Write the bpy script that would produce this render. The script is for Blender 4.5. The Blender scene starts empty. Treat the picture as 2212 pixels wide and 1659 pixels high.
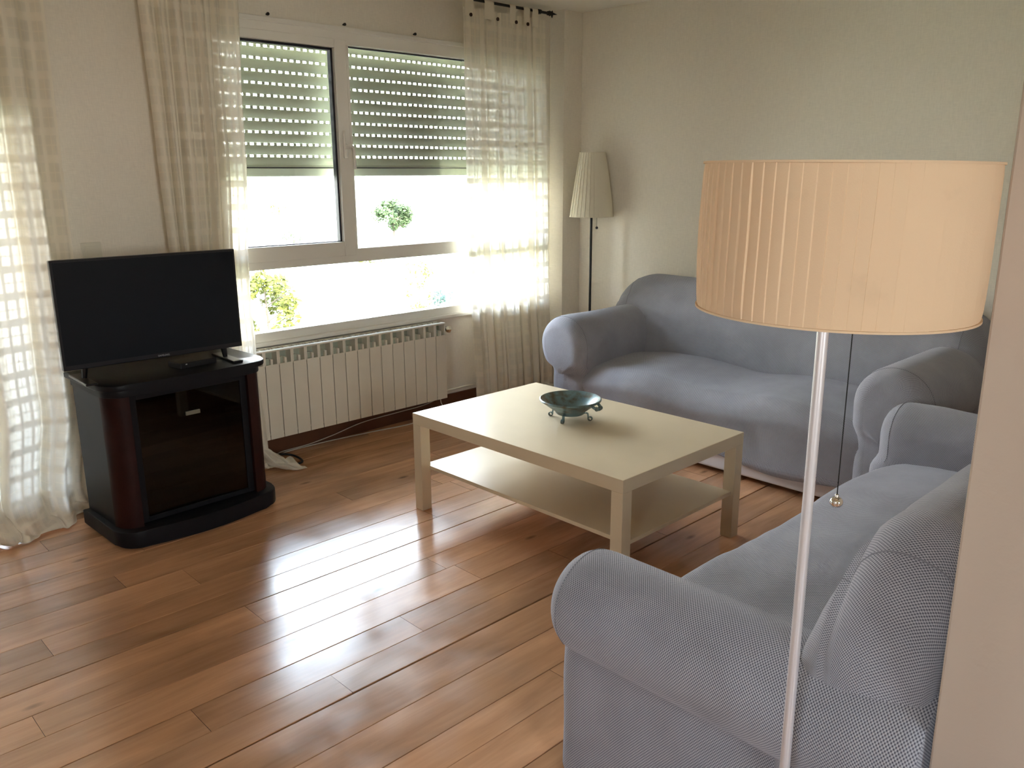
import bpy, bmesh, math, random
from mathutils import Vector, Matrix, noise
PI = math.pi
random.seed(7)
S = bpy.context.scene
COL = S.collection

# ------------------------------------------------------------ camera
cam_d = bpy.data.cameras.new('camera')
cam = bpy.data.objects.new('camera', cam_d)
COL.objects.link(cam)
YAW, PITCH, ROLL = 0.767633, -0.247633, -0.00536
_f = Vector((math.sin(YAW)*math.cos(PITCH), math.cos(YAW)*math.cos(PITCH), math.sin(PITCH)))
_r = Vector((math.cos(YAW), -math.sin(YAW), 0))
_u = _r.cross(_f)
_r2 = math.cos(ROLL)*_r + math.sin(ROLL)*_u
_u2 = -math.sin(ROLL)*_r + math.cos(ROLL)*_u
m = Matrix.Identity(4)
for i in range(3):
    m[i][0] = _r2[i]; m[i][1] = _u2[i]; m[i][2] = -_f[i]
m[0][3], m[1][3], m[2][3] = -2.12911, -1.65995, 1.46908
cam.matrix_world = m
cam_d.sensor_width = 36
cam_d.lens = 1792.43/2212*36
cam_d.clip_start = 0.05
cam_d.clip_end = 2000
S.camera = cam

# ------------------------------------------------------------ world, sun, exposure
S.view_settings.view_transform = 'Standard'
S.view_settings.look = 'None'
S.view_settings.exposure = 1.3
S.view_settings.gamma = 1.0
S.view_settings.use_curve_mapping = False
try:
    S.cycles.use_denoising = True
    S.cycles.max_bounces = 12
    S.cycles.diffuse_bounces = 7
    S.cycles.transparent_max_bounces = 24
    S.cycles.transmission_bounces = 8
    S.cycles.sample_clamp_indirect = 12
    S.cycles.caustics_reflective = False
    S.cycles.caustics_refractive = False
except Exception:
    pass
W = bpy.data.worlds.new('sky')
S.world = W
W.use_nodes = True
nt = W.node_tree
nt.nodes.clear()
o = nt.nodes.new('ShaderNodeOutputWorld')
bg = nt.nodes.new('ShaderNodeBackground')
tc = nt.nodes.new('ShaderNodeTexCoord')
sx = nt.nodes.new('ShaderNodeSeparateXYZ')
cr = nt.nodes.new('ShaderNodeValToRGB')
cr.color_ramp.elements[0].position = 0.0
cr.color_ramp.elements[0].color = (1.0, 0.97, 0.92, 1)
cr.color_ramp.elements[1].position = 0.6
cr.color_ramp.elements[1].color = (0.62, 0.78, 1.0, 1)
nt.links.new(tc.outputs['Generated'], sx.inputs[0])
nt.links.new(sx.outputs[2], cr.inputs[0])
nt.links.new(cr.outputs[0], bg.inputs[0])
bg.inputs[1].default_value = 17.0
nt.links.new(bg.outputs[0], o.inputs[0])
# sun from behind the building: lights the meadow, never the room
sd = bpy.data.lights.new('sun', 'SUN')
sd.energy = 14.0
sd.angle = 0.01
sd.color = (1.0, 0.95, 0.85)
so = bpy.data.objects.new('sun', sd)
COL.objects.link(so)
so.rotation_euler = (math.radians(48), 0, math.radians(-25))

def portal(name, x, z, w, h, y=2.52):
    d = bpy.data.lights.new(name, 'AREA')
    d.shape = 'RECTANGLE'; d.size = w; d.size_y = h
    try: d.cycles.is_portal = True
    except Exception: pass
    p = bpy.data.objects.new(name, d); COL.objects.link(p)
    p.location = (x, y, z)
    p.rotation_euler = (-PI/2, 0, 0)      # faces into the room (-Y)
    return p
portal('window_daylight', 0.81, 1.05, 2.34, 0.95)
portal('balcony_daylight', -1.9, 0.9, 1.4, 1.8)
pl = portal('side_fill_daylight', 0, 1.45, 0.8, 0.8)  # portal of the added side window, for fill light
pl.location = (-4.52, -2.2, 1.65); pl.rotation_euler = (PI/2, 0, -PI/2)   # faces +X
pl = portal('rear_fill_daylight', -2.4, 1.6, 1.1, 1.1, y=-5.16)  # portal of the added rear window, fills the room
pl.rotation_euler = (PI/2, 0, 0)   # faces +Y

# ------------------------------------------------------------ helpers
def tag(o, label=None, cat=None, group=None, kind=None):
    if label: o['label'] = label
    if cat: o['category'] = cat
    if group: o['group'] = group
    if kind: o['kind'] = kind
    return o

def empty(name, loc=(0, 0, 0), rotz=0, label=None, cat=None, group=None):
    o = bpy.data.objects.new(name, None); COL.objects.link(o)
    o.empty_display_size = 0.1
    o.location = loc; o.rotation_euler = (0, 0, rotz)
    return tag(o, label, cat, group)

def obj(name, bm, mat=None, parent=None, smooth=False, loc=None, auto=None):
    me = bpy.data.meshes.new(name)
    bmesh.ops.recalc_face_normals(bm, faces=bm.faces)
    if smooth:
        for f in bm.faces: f.smooth = True
        if auto is not None:
            for e in bm.edges:
                if len(e.link_faces) == 2 and e.calc_face_angle(0) > auto: e.smooth = False
    bm.to_mesh(me); bm.free()
    o = bpy.data.objects.new(name, me); COL.objects.link(o)
    for mm in (mat if isinstance(mat, (list, tuple)) else [mat]):
        if mm: me.materials.append(mm)
    if parent: o.parent = parent
    if loc: o.location = loc
    return o

def box(bm, x0, x1, y0, y1, z0, z1, bev=0.0, seg=2, mi=0):
    vs = [bm.verts.new((x, y, z)) for x in (x0, x1) for y in (y0, y1) for z in (z0, z1)]
    F = [(0,1,3,2),(4,6,7,5),(0,4,5,1),(2,3,7,6),(0,2,6,4),(1,5,7,3)]
    fs = [bm.faces.new([vs[i] for i in f]) for f in F]
    for f in fs: f.material_index = mi
    if bev > 0:
        es = list({e for f in fs for e in f.edges})
        r = bmesh.ops.bevel(bm, geom=es, offset=bev, segments=seg, profile=0.5, affect='EDGES')
        for f in r['faces']: f.material_index = mi
    return vs

def B(*a, **k):
    bm = bmesh.new(); box(bm, *a, **k); return bm

def tube(bm, pts, r, n=8, cap=True):
    pts = [Vector(p) for p in pts]
    rings = []
    N = len(pts)
    up = Vector((0, 0, 1))
    for i, p in enumerate(pts):
        t = (pts[min(i+1, N-1)] - pts[max(i-1, 0)]).normalized()
        a = t.cross(up)
        if a.length < 1e-3: a = t.cross(Vector((1, 0, 0)))
        a.normalize(); b = t.cross(a).normalized()
        rr = r[i] if isinstance(r, (list, tuple)) else r
        rings.append([bm.verts.new(p + a*rr*math.cos(2*PI*k/n) + b*rr*math.sin(2*PI*k/n)) for k in range(n)])
    for i in range(N-1):
        for k in range(n):
            bm.faces.new((rings[i][k], rings[i][(k+1) % n], rings[i+1][(k+1) % n], rings[i+1][k]))
    if cap:
        bm.faces.new(rings[0]); bm.faces.new(rings[-1])

def spline(pts, n=8):
    P = [Vector(p) for p in pts]
    P = [2*P[0]-P[1]] + P + [2*P[-1]-P[-2]]
    out = []
    for i in range(1, len(P)-2):
        a, b, c, d = P[i-1:i+3]
        for k in range(n):
            t = k/n
            out.append(0.5*((2*b)+(c-a)*t+(2*a-5*b+4*c-d)*t*t+(3*b-3*c+d-a)*t**3))
    out.append(P[-2]); return out

def lathe(bm, prof, n=32, cx=0, cy=0, cap=True):
    rings = []
    for (r, z) in prof:
        rings.append([bm.verts.new((cx+r*math.cos(2*PI*k/n), cy+r*math.sin(2*PI*k/n), z)) for k in range(n)])
    for i in range(len(prof)-1):
        for k in range(n):
            bm.faces.new((rings[i][k], rings[i][(k+1) % n], rings[i+1][(k+1) % n], rings[i+1][k]))
    if cap:
        bm.faces.new(rings[0]); bm.faces.new(rings[-1])

def ball(bm, c, r, seg=16, ring=10, sc=(1, 1, 1)):
    M = Matrix.Translation(c) @ Matrix.Diagonal((sc[0], sc[1], sc[2], 1))
    bmesh.ops.create_uvsphere(bm, u_segments=seg, v_segments=ring, radius=r, matrix=M)

def prism(bm, outline, z0, z1, bev=0.0, seg=2):
    a = [bm.verts.new((x, y, z0)) for x, y in outline]
    b = [bm.verts.new((x, y, z1)) for x, y in outline]
    n = len(a)
    f0 = bm.faces.new(a); f1 = bm.faces.new(b)
    for i in range(n): bm.faces.new((a[i], a[(i+1) % n], b[(i+1) % n], b[i]))
    if bev > 0:
        es = list(f1.edges) + list(f0.edges)
        bmesh.ops.bevel(bm, geom=es, offset=bev, segments=seg, profile=0.5, affect='EDGES')

# ------------------------------------------------------------ materials
def new_mat(name):
    m = bpy.data.materials.new(name); m.use_nodes = True
    return m, m.node_tree, m.node_tree.nodes['Principled BSDF']

def N(nt, t, **kw):
    n = nt.nodes.new(t)
    for k, v in kw.items():
        if k == 'inputs':
            for a, b in v.items(): n.inputs[a].default_value = b
        else: setattr(n, k, v)
    return n

def pmat(name, col, rough=0.6, metal=0.0, spec=0.5, bump=0.0, bscale=200.0, var=0.0, vscale=8.0, coat=0.0):
    m, t, p = new_mat(name)
    p.inputs['Base Color'].default_value = (*col, 1)
    p.inputs['Roughness'].default_value = rough
    p.inputs['Metallic'].default_value = metal
    p.inputs['Specular IOR Level'].default_value = spec
    p.inputs['Coat Weight'].default_value = coat
    co = N(t, 'ShaderNodeTexCoord')
    if var > 0:
        nz = N(t, 'ShaderNodeTexNoise', inputs={'Scale': vscale, 'Detail': 4.0})
        mx = N(t, 'ShaderNodeMix', data_type='RGBA')
        mx.inputs[6].default_value = (*[c*(1-var) for c in col], 1)
        mx.inputs[7].default_value = (*[min(1, c*(1+var)) for c in col], 1)
        t.links.new(co.outputs['Object'], nz.inputs['Vector'])
        t.links.new(nz.outputs[0], mx.inputs[0])
        t.links.new(mx.outputs[2], p.inputs['Base Color'])
    if bump > 0:
        nb = N(t, 'ShaderNodeTexNoise', inputs={'Scale': bscale, 'Detail': 3.0})
        bp = N(t, 'ShaderNodeBump', inputs={'Strength': bump, 'Distance': 0.002})
        t.links.new(co.outputs['Object'], nb.inputs['Vector'])
        t.links.new(nb.outputs[0], bp.inputs['Height'])
        t.links.new(bp.outputs[0], p.inputs['Normal'])
    return m

def wall_mat(name, col, linen=True):
    m, t, p = new_mat(name)
    co = N(t, 'ShaderNodeTexCoord')
    mp = N(t, 'ShaderNodeMapping'); mp.inputs['Scale'].default_value = (260, 260, 30)
    mp2 = N(t, 'ShaderNodeMapping'); mp2.inputs['Scale'].default_value = (30, 30, 260)
    n1 = N(t, 'ShaderNodeTexNoise', inputs={'Scale': 1.0, 'Detail': 2.0})
    n2 = N(t, 'ShaderNodeTexNoise', inputs={'Scale': 1.0, 'Detail': 2.0})
    ad = N(t, 'ShaderNodeMath', operation='ADD')
    mx = N(t, 'ShaderNodeMix', data_type='RGBA')
    mr = N(t, 'ShaderNodeMapRange', inputs={'From Min': 0.6, 'From Max': 1.4})
    mx.inputs[6].default_value = (*[c*0.93 for c in col], 1)
    mx.inputs[7].default_value = (*[c*1.05 for c in col], 1)
    bp = N(t, 'ShaderNodeBump', inputs={'Strength': 0.25, 'Distance': 0.001})
    L = t.links.new
    L(co.outputs['Object'], mp.inputs[0]); L(co.outputs['Object'], mp2.inputs[0])
    L(mp.outputs[0], n1.inputs['Vector']); L(mp2.outputs[0], n2.inputs['Vector'])
    L(n1.outputs[0], ad.inputs[0]); L(n2.outputs[0], ad.inputs[1])
    L(ad.outputs[0], mr.inputs[0]); L(mr.outputs[0], mx.inputs[0])
    L(mx.outputs[2], p.inputs['Base Color'])
    L(ad.outputs[0], bp.inputs['Height']); L(bp.outputs[0], p.inputs['Normal'])
    p.inputs['Roughness'].default_value = 0.85
    p.inputs['Specular IOR Level'].default_value = 0.25
    return m

M_wall = wall_mat('wall_linen', (0.80, 0.75, 0.665))
M_plaster = pmat('plaster', (0.44, 0.36, 0.30), 0.85, bump=0.5, bscale=55, spec=0.2)
M_ceil = pmat('ceiling_paint', (0.82, 0.79, 0.72), 0.9, spec=0.2)
M_frame = pmat('pvc_white', (0.80, 0.78, 0.73), 0.35)
M_gasket = pmat('gasket', (0.012, 0.012, 0.02), 0.5)
M_enamel = pmat('radiator_enamel', (0.70, 0.66, 0.57), 0.35)
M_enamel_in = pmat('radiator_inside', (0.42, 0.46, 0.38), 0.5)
M_black = pmat('black_metal', (0.012, 0.012, 0.013), 0.4, 0.3)
M_chrome = pmat('chrome', (0.85, 0.84, 0.82), 0.08, 1.0)
M_alu = pmat('silver_lacquer', (0.74, 0.73, 0.78), 0.36, 0.55)
M_baseb = pmat('baseboard_wood', (0.105, 0.04, 0.018), 0.35, var=0.3, vscale=12)
M_cable = pmat('white_cable', (0.55, 0.50, 0.44), 0.5)
M_birch = pmat('birch_foil', (0.64, 0.53, 0.37), 0.30, var=0.07, vscale=5, spec=0.5)
M_tvb = pmat('tv_plastic', (0.006, 0.006, 0.007), 0.3)
M_screen = pmat('tv_screen', (0.004, 0.006, 0.009), 0.3, spec=0.25)
M_cab = pmat('cabinet_black', (0.010, 0.010, 0.012), 0.42, var=0.2, spec=0.13)
M_ccol = pmat('cabinet_column', (0.022, 0.006, 0.005), 0.5, var=0.4, vscale=14, spec=0.15)
M_button = pmat('coconut_button', (0.05, 0.022, 0.012), 0.5)
M_copper = pmat('pipe_metal', (0.35, 0.30, 0.24), 0.4, 0.5)
M_lining = pmat('white_lining', (0.66, 0.64, 0.66), 0.9, spec=0.1)
M_plate = pmat('switch_plate', (0.68, 0.65, 0.55), 0.4)
M_logo = pmat('logo_silver', (0.45, 0.46, 0.48), 0.3, 0.4)
M_router = pmat('box_plastic', (0.008, 0.008, 0.009), 0.45)
M_shutter = pmat('shutter_slats', (0.70, 0.74, 0.58), 0.6)

def glass_mat(name, tint=(1, 1, 1), refl=0.06, extra=0.0):
    m = bpy.data.materials.new(name); m.use_nodes = True
    t = m.node_tree; t.nodes.clear()
    o = N(t, 'ShaderNodeOutputMaterial'); mx = N(t, 'ShaderNodeMixShader')
    tr = N(t, 'ShaderNodeBsdfTransparent'); gl = N(t, 'ShaderNodeBsdfGlossy', inputs={'Roughness': 0.02})
    tr.inputs[0].default_value = (*tint, 1)
    lw = N(t, 'ShaderNodeFresnel', inputs={'IOR': 1.45})
    t.links.new(lw.outputs[0], mx.inputs[0])
    t.links.new(tr.outputs[0], mx.inputs[1]); t.links.new(gl.outputs[0], mx.inputs[2])
    t.links.new(mx.outputs[0], o.inputs[0])
    return m
M_glass = glass_mat('window_glass', (0.97, 0.98, 0.97))
M_smoke = glass_mat('smoked_glass', (0.16, 0.15, 0.14))

def cloth_mat():
    """stretch sofa cover, small pique knit laid out in metres along the cloth (UV)"""
    m, t, p = new_mat('sofa_knit')
    L = t.links.new
    uv = N(t, 'ShaderNodeUVMap')
    sp = N(t, 'ShaderNodeSeparateXYZ'); L(uv.outputs[0], sp.inputs[0])
    def sn(i, per):
        a = N(t, 'ShaderNodeMath', operation='MULTIPLY', inputs={1: 2*PI/per}); L(sp.outputs[i], a.inputs[0])
        b = N(t, 'ShaderNodeMath', operation='SINE'); L(a.outputs[0], b.inputs[0]); return b
    a, b = sn(0, 0.0075), sn(1, 0.0062)
    pr = N(t, 'ShaderNodeMath', operation='MULTIPLY'); L(a.outputs[0], pr.inputs[0]); L(b.outputs[0], pr.inputs[1])
    mr = N(t, 'ShaderNodeMapRange', inputs={'From Min': -0.75, 'From Max': 0.45}); L(pr.outputs[0], mr.inputs[0])
    co = N(t, 'ShaderNodeTexCoord')
    nz = N(t, 'ShaderNodeTexNoise', inputs={'Scale': 5.0, 'Detail': 5.0, 'Roughness': 0.6}); L(co.outputs['Object'], nz.inputs['Vector'])
    mx = N(t, 'ShaderNodeMix', data_type='RGBA')
    mx.inputs[6].default_value = (0.085, 0.088, 0.115, 1)
    mx.inputs[7].default_value = (0.44, 0.44, 0.49, 1)
    L(mr.outputs[0], mx.inputs[0])
    m2 = N(t, 'ShaderNodeMix', data_type='RGBA', blend_type='MULTIPLY', inputs={0: 1.0})
    r2 = N(t, 'ShaderNodeMapRange', inputs={'From Min': 0.3, 'From Max': 0.7, 'To Min': 0.88, 'To Max': 1.1}); L(nz.outputs[0], r2.inputs[0])
    L(mx.outputs[2], m2.inputs[6]); L(r2.outputs[0], m2.inputs[7])
    L(m2.outputs[2], p.inputs['Base Color'])
    bp = N(t, 'ShaderNodeBump', inputs={'Strength': 0.5, 'Distance': 0.0012}); L(pr.outputs[0], bp.inputs['Height'])
    L(bp.outputs[0], p.inputs['Normal'])
    p.inputs['Roughness'].default_value = 0.9
    p.inputs['Specular IOR Level'].default_value = 0.15
    p.inputs['Sheen Weight'].default_value = 0.35
    p.inputs['Sheen Roughness'].default_value = 0.45
    p.inputs['Sheen Tint'].default_value = (0.85, 0.88, 1, 1)
    return m
M_cloth = cloth_mat()
M_seam = pmat('seam_thread', (0.22, 0.225, 0.255), 0.9, spec=0.1)

def shade_mat(name, col, tcol, tw, spots=True):
    m = bpy.data.materials.new(name); m.use_nodes = True
    t = m.node_tree; t.nodes.clear(); L = t.links.new
    o = N(t, 'ShaderNodeOutputMaterial'); mx = N(t, 'ShaderNodeMixShader', inputs={0: tw})
    d = N(t, 'ShaderNodeBsdfDiffuse'); tr = N(t, 'ShaderNodeBsdfTranslucent')
    d.inputs[0].default_value = (*col, 1); tr.inputs[0].default_value = (*tcol, 1)
    co = N(t, 'ShaderNodeTexCoord')
    nb = N(t, 'ShaderNodeTexNoise', inputs={'Scale': 420.0, 'Detail': 2.0}); L(co.outputs['Object'], nb.inputs['Vector'])
    bp = N(t, 'ShaderNodeBump', inputs={'Strength': 0.3, 'Distance': 0.001}); L(nb.outputs[0], bp.inputs['Height'])
    L(bp.outputs[0], d.inputs['Normal'])
    nv = N(t, 'ShaderNodeTexNoise', inputs={'Scale': 22.0, 'Detail': 6.0}); L(co.outputs['Object'], nv.inputs['Vector'])
    r = N(t, 'ShaderNodeValToRGB')
    r.color_ramp.elements[0].position = 0.26; r.color_ramp.elements[0].color = (*[c*0.93 for c in col], 1)
    r.color_ramp.elements[1].position = 0.36; r.color_ramp.elements[1].color = (*col, 1)
    L(nv.outputs[0], r.inputs[0]); L(r.outputs[0], d.inputs[0])
    L(d.outputs[0], mx.inputs[1]); L(tr.outputs[0], mx.inputs[2]); L(mx.outputs[0], o.inputs[0])
    return m
M_shade = shade_mat('linen_shade', (0.80, 0.645, 0.465), (0.80, 0.57, 0.34), 0.38)
M_shade2 = shade_mat('cream_shade', (0.86, 0.82, 0.72), (0.85, 0.80, 0.66), 0.35)

def curtain_mat():
    m = bpy.data.materials.new('checked_voile'); m.use_nodes = True
    t = m.node_tree; t.nodes.clear(); L = t.links.new
    o = N(t, 'ShaderNodeOutputMaterial')
    uv = N(t, 'ShaderNodeUVMap'); sp = N(t, 'ShaderNodeSeparateXYZ'); L(uv.outputs[0], sp.inputs[0])
    def band(i):
        # period 11 cm: thin square, thread, thin square, dense band
        a = N(t, 'ShaderNodeMath', operation='DIVIDE', inputs={1: 0.11}); L(sp.outputs[i], a.inputs[0])
        f = N(t, 'ShaderNodeMath', operation='FRACT'); L(a.outputs[0], f.inputs[0])
        r = N(t, 'ShaderNodeValToRGB'); r.color_ramp.interpolation = 'CONSTANT'
        e = r.color_ramp.elements
        e[0].position = 0; e[0].color = (1, 1, 1, 1)
        e[1].position = 0.33; e[1].color = (0.15, 0.15, 0.15, 1)
        for p_, c_ in ((0.38, 1.0), (0.71, 0.0)):
            x = e.new(p_); x.color = (c_, c_, c_, 1)
        L(f.outputs[0], r.inputs[0]); return r
    a, b = band(0), band(1)
    mul = N(t, 'ShaderNodeMath', operation='MULTIPLY'); L(a.outputs[0], mul.inputs[0]); L(b.outputs[0], mul.inputs[1])
    avg = N(t, 'ShaderNodeMath', operation='ADD'); L(a.outputs[0], avg.inputs[0]); L(b.outputs[0], avg.inputs[1])
    sc = N(t, 'ShaderNodeMath', operation='MULTIPLY', inputs={1: 0.001}); L(avg.outputs[0], sc.inputs[0])
    mm = N(t, 'ShaderNodeMath', operation='MULTIPLY_ADD', inputs={1: 0.020}); L(mul.outputs[0], mm.inputs[0]); L(sc.outputs[0], mm.inputs[2])
    tw = N(t, 'ShaderNodeMath', operation='ADD', inputs={1: 0.003}); L(mm.outputs[0], tw.inputs[0])
    d = N(t, 'ShaderNodeBsdfDiffuse'); tr = N(t, 'ShaderNodeBsdfTranslucent'); tp = N(t, 'ShaderNodeBsdfTransparent')
    d.inputs[0].default_value = (0.88, 0.82, 0.70, 1)
    tr.inputs[0].default_value = (0.74, 0.71, 0.64, 1)
    tp.inputs[0].default_value = (0.95, 0.93, 0.86, 1)
    tm = N(t, 'ShaderNodeMath', operation='MULTIPLY_ADD', inputs={1: 0.26, 2: 0.20}); L(mul.outputs[0], tm.inputs[0])
    m1 = N(t, 'ShaderNodeMixShader'); L(tm.outputs[0], m1.inputs[0]); L(d.outputs[0], m1.inputs[1]); L(tr.outputs[0], m1.inputs[2])
    m2 = N(t, 'ShaderNodeMixShader'); L(tw.outputs[0], m2.inputs[0]); L(m1.outputs[0], m2.inputs[1]); L(tp.outputs[0], m2.inputs[2])
    L(m2.outputs[0], o.inputs[0])
    return m
M_curt = curtain_mat()

def floor_mat():
    m, t, p = new_mat('oiled_chestnut_boards'); L = t.links.new
    uv = N(t, 'ShaderNodeUVMap')
    at = N(t, 'ShaderNodeAttribute', attribute_name='board')
    mp = N(t, 'ShaderNodeMapping'); mp.inputs['Scale'].default_value = (1.6, 26, 1)
    L(uv.outputs[0], mp.inputs[0])
    n1 = N(t, 'ShaderNodeTexNoise', inputs={'Scale': 1.0, 'Detail': 6.0, 'Roughness': 0.62, 'Distortion': 0.8}); L(mp.outputs[0], n1.inputs['Vector'])
    mp2 = N(t, 'ShaderNodeMapping'); mp2.inputs['Scale'].default_value = (1.6, 5, 1); L(uv.outputs[0], mp2.inputs[0])
    n2 = N(t, 'ShaderNodeTexNoise', inputs={'Scale': 1.3, 'Detail': 4.0, 'Distortion': 0.5}); L(mp2.outputs[0], n2.inputs['Vector'])
    r1 = N(t, 'ShaderNodeValToRGB')
    r1.color_ramp.elements[0].position = 0.15; r1.color_ramp.elements[0].color = (0.45, 0.222, 0.112, 1)
    r1.color_ramp.elements[1].position = 0.85; r1.color_ramp.elements[1].color = (0.66, 0.365, 0.20, 1)
    L(n1.outputs[0], r1.inputs[0])
    r2 = N(t, 'ShaderNodeMapRange', inputs={'From Min': 0.3, 'From Max': 0.7, 'To Min': 0.72, 'To Max': 1.18}); L(n2.outputs[0], r2.inputs[0])
    ba = N(t, 'ShaderNodeMapRange', inputs={'To Min': 0.82, 'To Max': 1.14}); L(at.outputs['Fac'], ba.inputs[0])
    k = N(t, 'ShaderNodeMath', operation='MULTIPLY'); L(r2.outputs[0], k.inputs[0]); L(ba.outputs[0], k.inputs[1])
    # knots
    mpk = N(t, 'ShaderNodeMapping'); mpk.inputs['Scale'].default_value = (2.2, 5.5, 1); L(uv.outputs[0], mpk.inputs[0])
    vo = N(t, 'ShaderNodeTexVoronoi', inputs={'Scale': 1.0}); L(mpk.outputs[0], vo.inputs['Vector'])
    kr = N(t, 'ShaderNodeValToRGB')
    kr.color_ramp.elements[0].position = 0.02; kr.color_ramp.elements[0].color = (0.35, 0.35, 0.35, 1)
    kr.color_ramp.elements[1].position = 0.09; kr.color_ramp.elements[1].color = (1, 1, 1, 1)
    L(vo.outputs['Distance'], kr.inputs[0])
    mu = N(t, 'ShaderNodeMix', data_type='RGBA', blend_type='MULTIPLY', inputs={0: 1.0}); L(r1.outputs[0], mu.inputs[6]); L(k.outputs[0], mu.inputs[7])
    mu2 = N(t, 'ShaderNodeMix', data_type='RGBA', blend_type='MULTIPLY', inputs={0: 1.0}); L(mu.outputs[2], mu2.inputs[6]); L(kr.outputs[0], mu2.inputs[7])
    L(mu2.outputs[2], p.inputs['Base Color'])
    # surface: worn varnish, dents
    nb = N(t, 'ShaderNodeTexNoise', inputs={'Scale': 7.0, 'Detail': 5.0}); L(uv.outputs[0], nb.inputs['Vector'])
    rr = N(t, 'ShaderNodeMapRange', inputs={'From Min': 0.3, 'From Max': 0.7, 'To Min': 0.15, 'To Max': 0.27}); L(nb.outputs[0], rr.inputs[0])
    L(rr.outputs[0], p.inputs['Roughness'])
    vd = N(t, 'ShaderNodeTexVoronoi', inputs={'Scale': 26.0}); L(uv.outputs[0], vd.inputs['Vector'])
    dr = N(t, 'ShaderNodeMapRange', inputs={'From Min': 0.03, 'From Max': 0.11}); L(vd.outputs['Distance'], dr.inputs[0])
    nw = N(t, 'ShaderNodeTexNoise', inputs={'Scale': 5.0, 'Detail': 3.0}); L(uv.outputs[0], nw.inputs['Vector'])
    sm = N(t, 'ShaderNodeMath', operation='MULTIPLY_ADD', inputs={1: 0.012}); L(dr.outputs[0], sm.inputs[0])
    nw2 = N(t, 'ShaderNodeMath', operation='MULTIPLY', inputs={1: 0.16}); L(nw.outputs[0], nw2.inputs[0]); L(nw2.outputs[0], sm.inputs[2])
    sm2 = N(t, 'ShaderNodeMath', operation='MULTIPLY_ADD', inputs={1: 0.05}); L(n1.outputs[0], sm2.inputs[0]); L(sm.outputs[0], sm2.inputs[2])
    bp = N(t, 'ShaderNodeBump', inputs={'Strength': 0.5, 'Distance': 0.006}); L(sm2.outputs[0], bp.inputs['Height'])
    L(bp.outputs[0], p.inputs['Normal'])
    p.inputs['Specular IOR Level'].default_value = 0.62
    return m
M_floor = floor_mat()
M_gap = pmat('floor_gap', (0.010, 0.005, 0.003), 0.9)

# ------------------------------------------------------------ room
YW, XR, ZC = 2.33, 2.26, 2.485
XL, YB = -4.3, -5.0
WT = 0.27     # outer wall thickness
WIN = (-0.36, 1.98, 0.62, 2.21)
DOR = (-2.75, -1.02, 0.0, 2.21)

# floor of long boards running along X
def build_floor():
    bm = bmesh.new()
    uvl = bm.loops.layers.uv.new('UVMap')
    at = bm.faces.layers.float.new('board')
    seams = [-0.37, -0.235, -0.12, 0.04, 0.20, 0.325, 0.46, 0.62, 0.745, 0.90, 1.03, 1.165, 1.33, 1.46, 1.60, 1.74, 1.87, 2.0, 2.13, 2.24]
    y = seams[0]
    while y > YB: y -= random.choice((0.12, 0.13, 0.14, 0.155)); seams.insert(0, y)
    while seams[-1] < YW: seams.append(seams[-1] + 0.13)
    known = {0.20: [-0.985], 0.62: [-1.691, -0.285], 0.325: [-0.628], 0.745: [-0.975], 0.90: [-0.28]}
    wide = {0.20: 0.0035, 0.90: 0.0022, 0.46: 0.0016, -0.37: 0.0014}
    rnd = random.Random(3)
    for i in range(len(seams)-1):
        a, b = seams[i], seams[i+1]
        cuts = list(known.get(round(a, 3), []))
        x = XL - rnd.random()*1.6
        while x < XR + 0.02:
            if all(abs(x-c) > 0.7 for c in cuts): cuts.append(x)
            x += 1.3 + rnd.random()*1.3
        cuts = sorted(c for c in cuts if XL < c < XR)
        xs = [XL] + cuts + [XR]
        g0 = wide.get(round(a, 3), rnd.choice((0.0004, 0.0007, 0.0011))); g1 = wide.get(round(b, 3), 0.0006)
        for j in range(len(xs)-1):
            x0, x1 = xs[j]+0.0005, xs[j+1]-0.0005
            y0, y1 = a+g0, min(b, YW)-g1
            tz = [(rnd.random()-0.5)*0.0006 for _ in range(4)]
            br = 0.0012
            n = max(2, int((x1-x0)/0.25))
            base = rnd.random()*40; col = rnd.random()
            rows = [(y0, -0.006), (y0+0.0001, -br), (y0+br, 0), ((y0+y1)/2, -0.0001), (y1-br, 0), (y1-0.0001, -br), (y1, -0.006)]
            grid = []
            for k in range(n+1):
                s = k/n; xx = x0+(x1-x0)*s
                grid.append([bm.verts.new((xx, yy, zz + (tz[0]*(1-s)+tz[1]*s)*(1-(yy-y0)/(y1-y0)) + (tz[2]*(1-s)+tz[3]*s)*((yy-y0)/(y1-y0)))) for yy, zz in rows])
            for k in range(n):
                for q in range(len(rows)-1):
                    f = bm.faces.new((grid[k][q], grid[k+1][q], grid[k+1][q+1], grid[k][q+1]))
                    f[at] = col
                    for l in f.loops: l[uvl].uv = (l.vert.co.x+base, l.vert.co.y+base*0.37)
            for e in (0, n):
                f = bm.faces.new([grid[e][0], grid[e][2], grid[e][4], grid[e][6]]); f.material_index = 1
    # subfloor
    for v in box(bm, XL-0.3, XR+0.3, YB-0.3, YW+WT, -0.12, -0.006): pass
    for f in bm.faces:
        if f.calc_center_median().z < -0.0059 : f.material_index = 1
    me = bpy.data.meshes.new('floor'); bm.normal_update(); bm.to_mesh(me); bm.free()
    o = bpy.data.objects.new('floor', me); COL.objects.link(o)
    me.materials.append(M_floor); me.materials.append(M_gap)
    tag(o, kind='structure')
build_floor()

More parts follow.
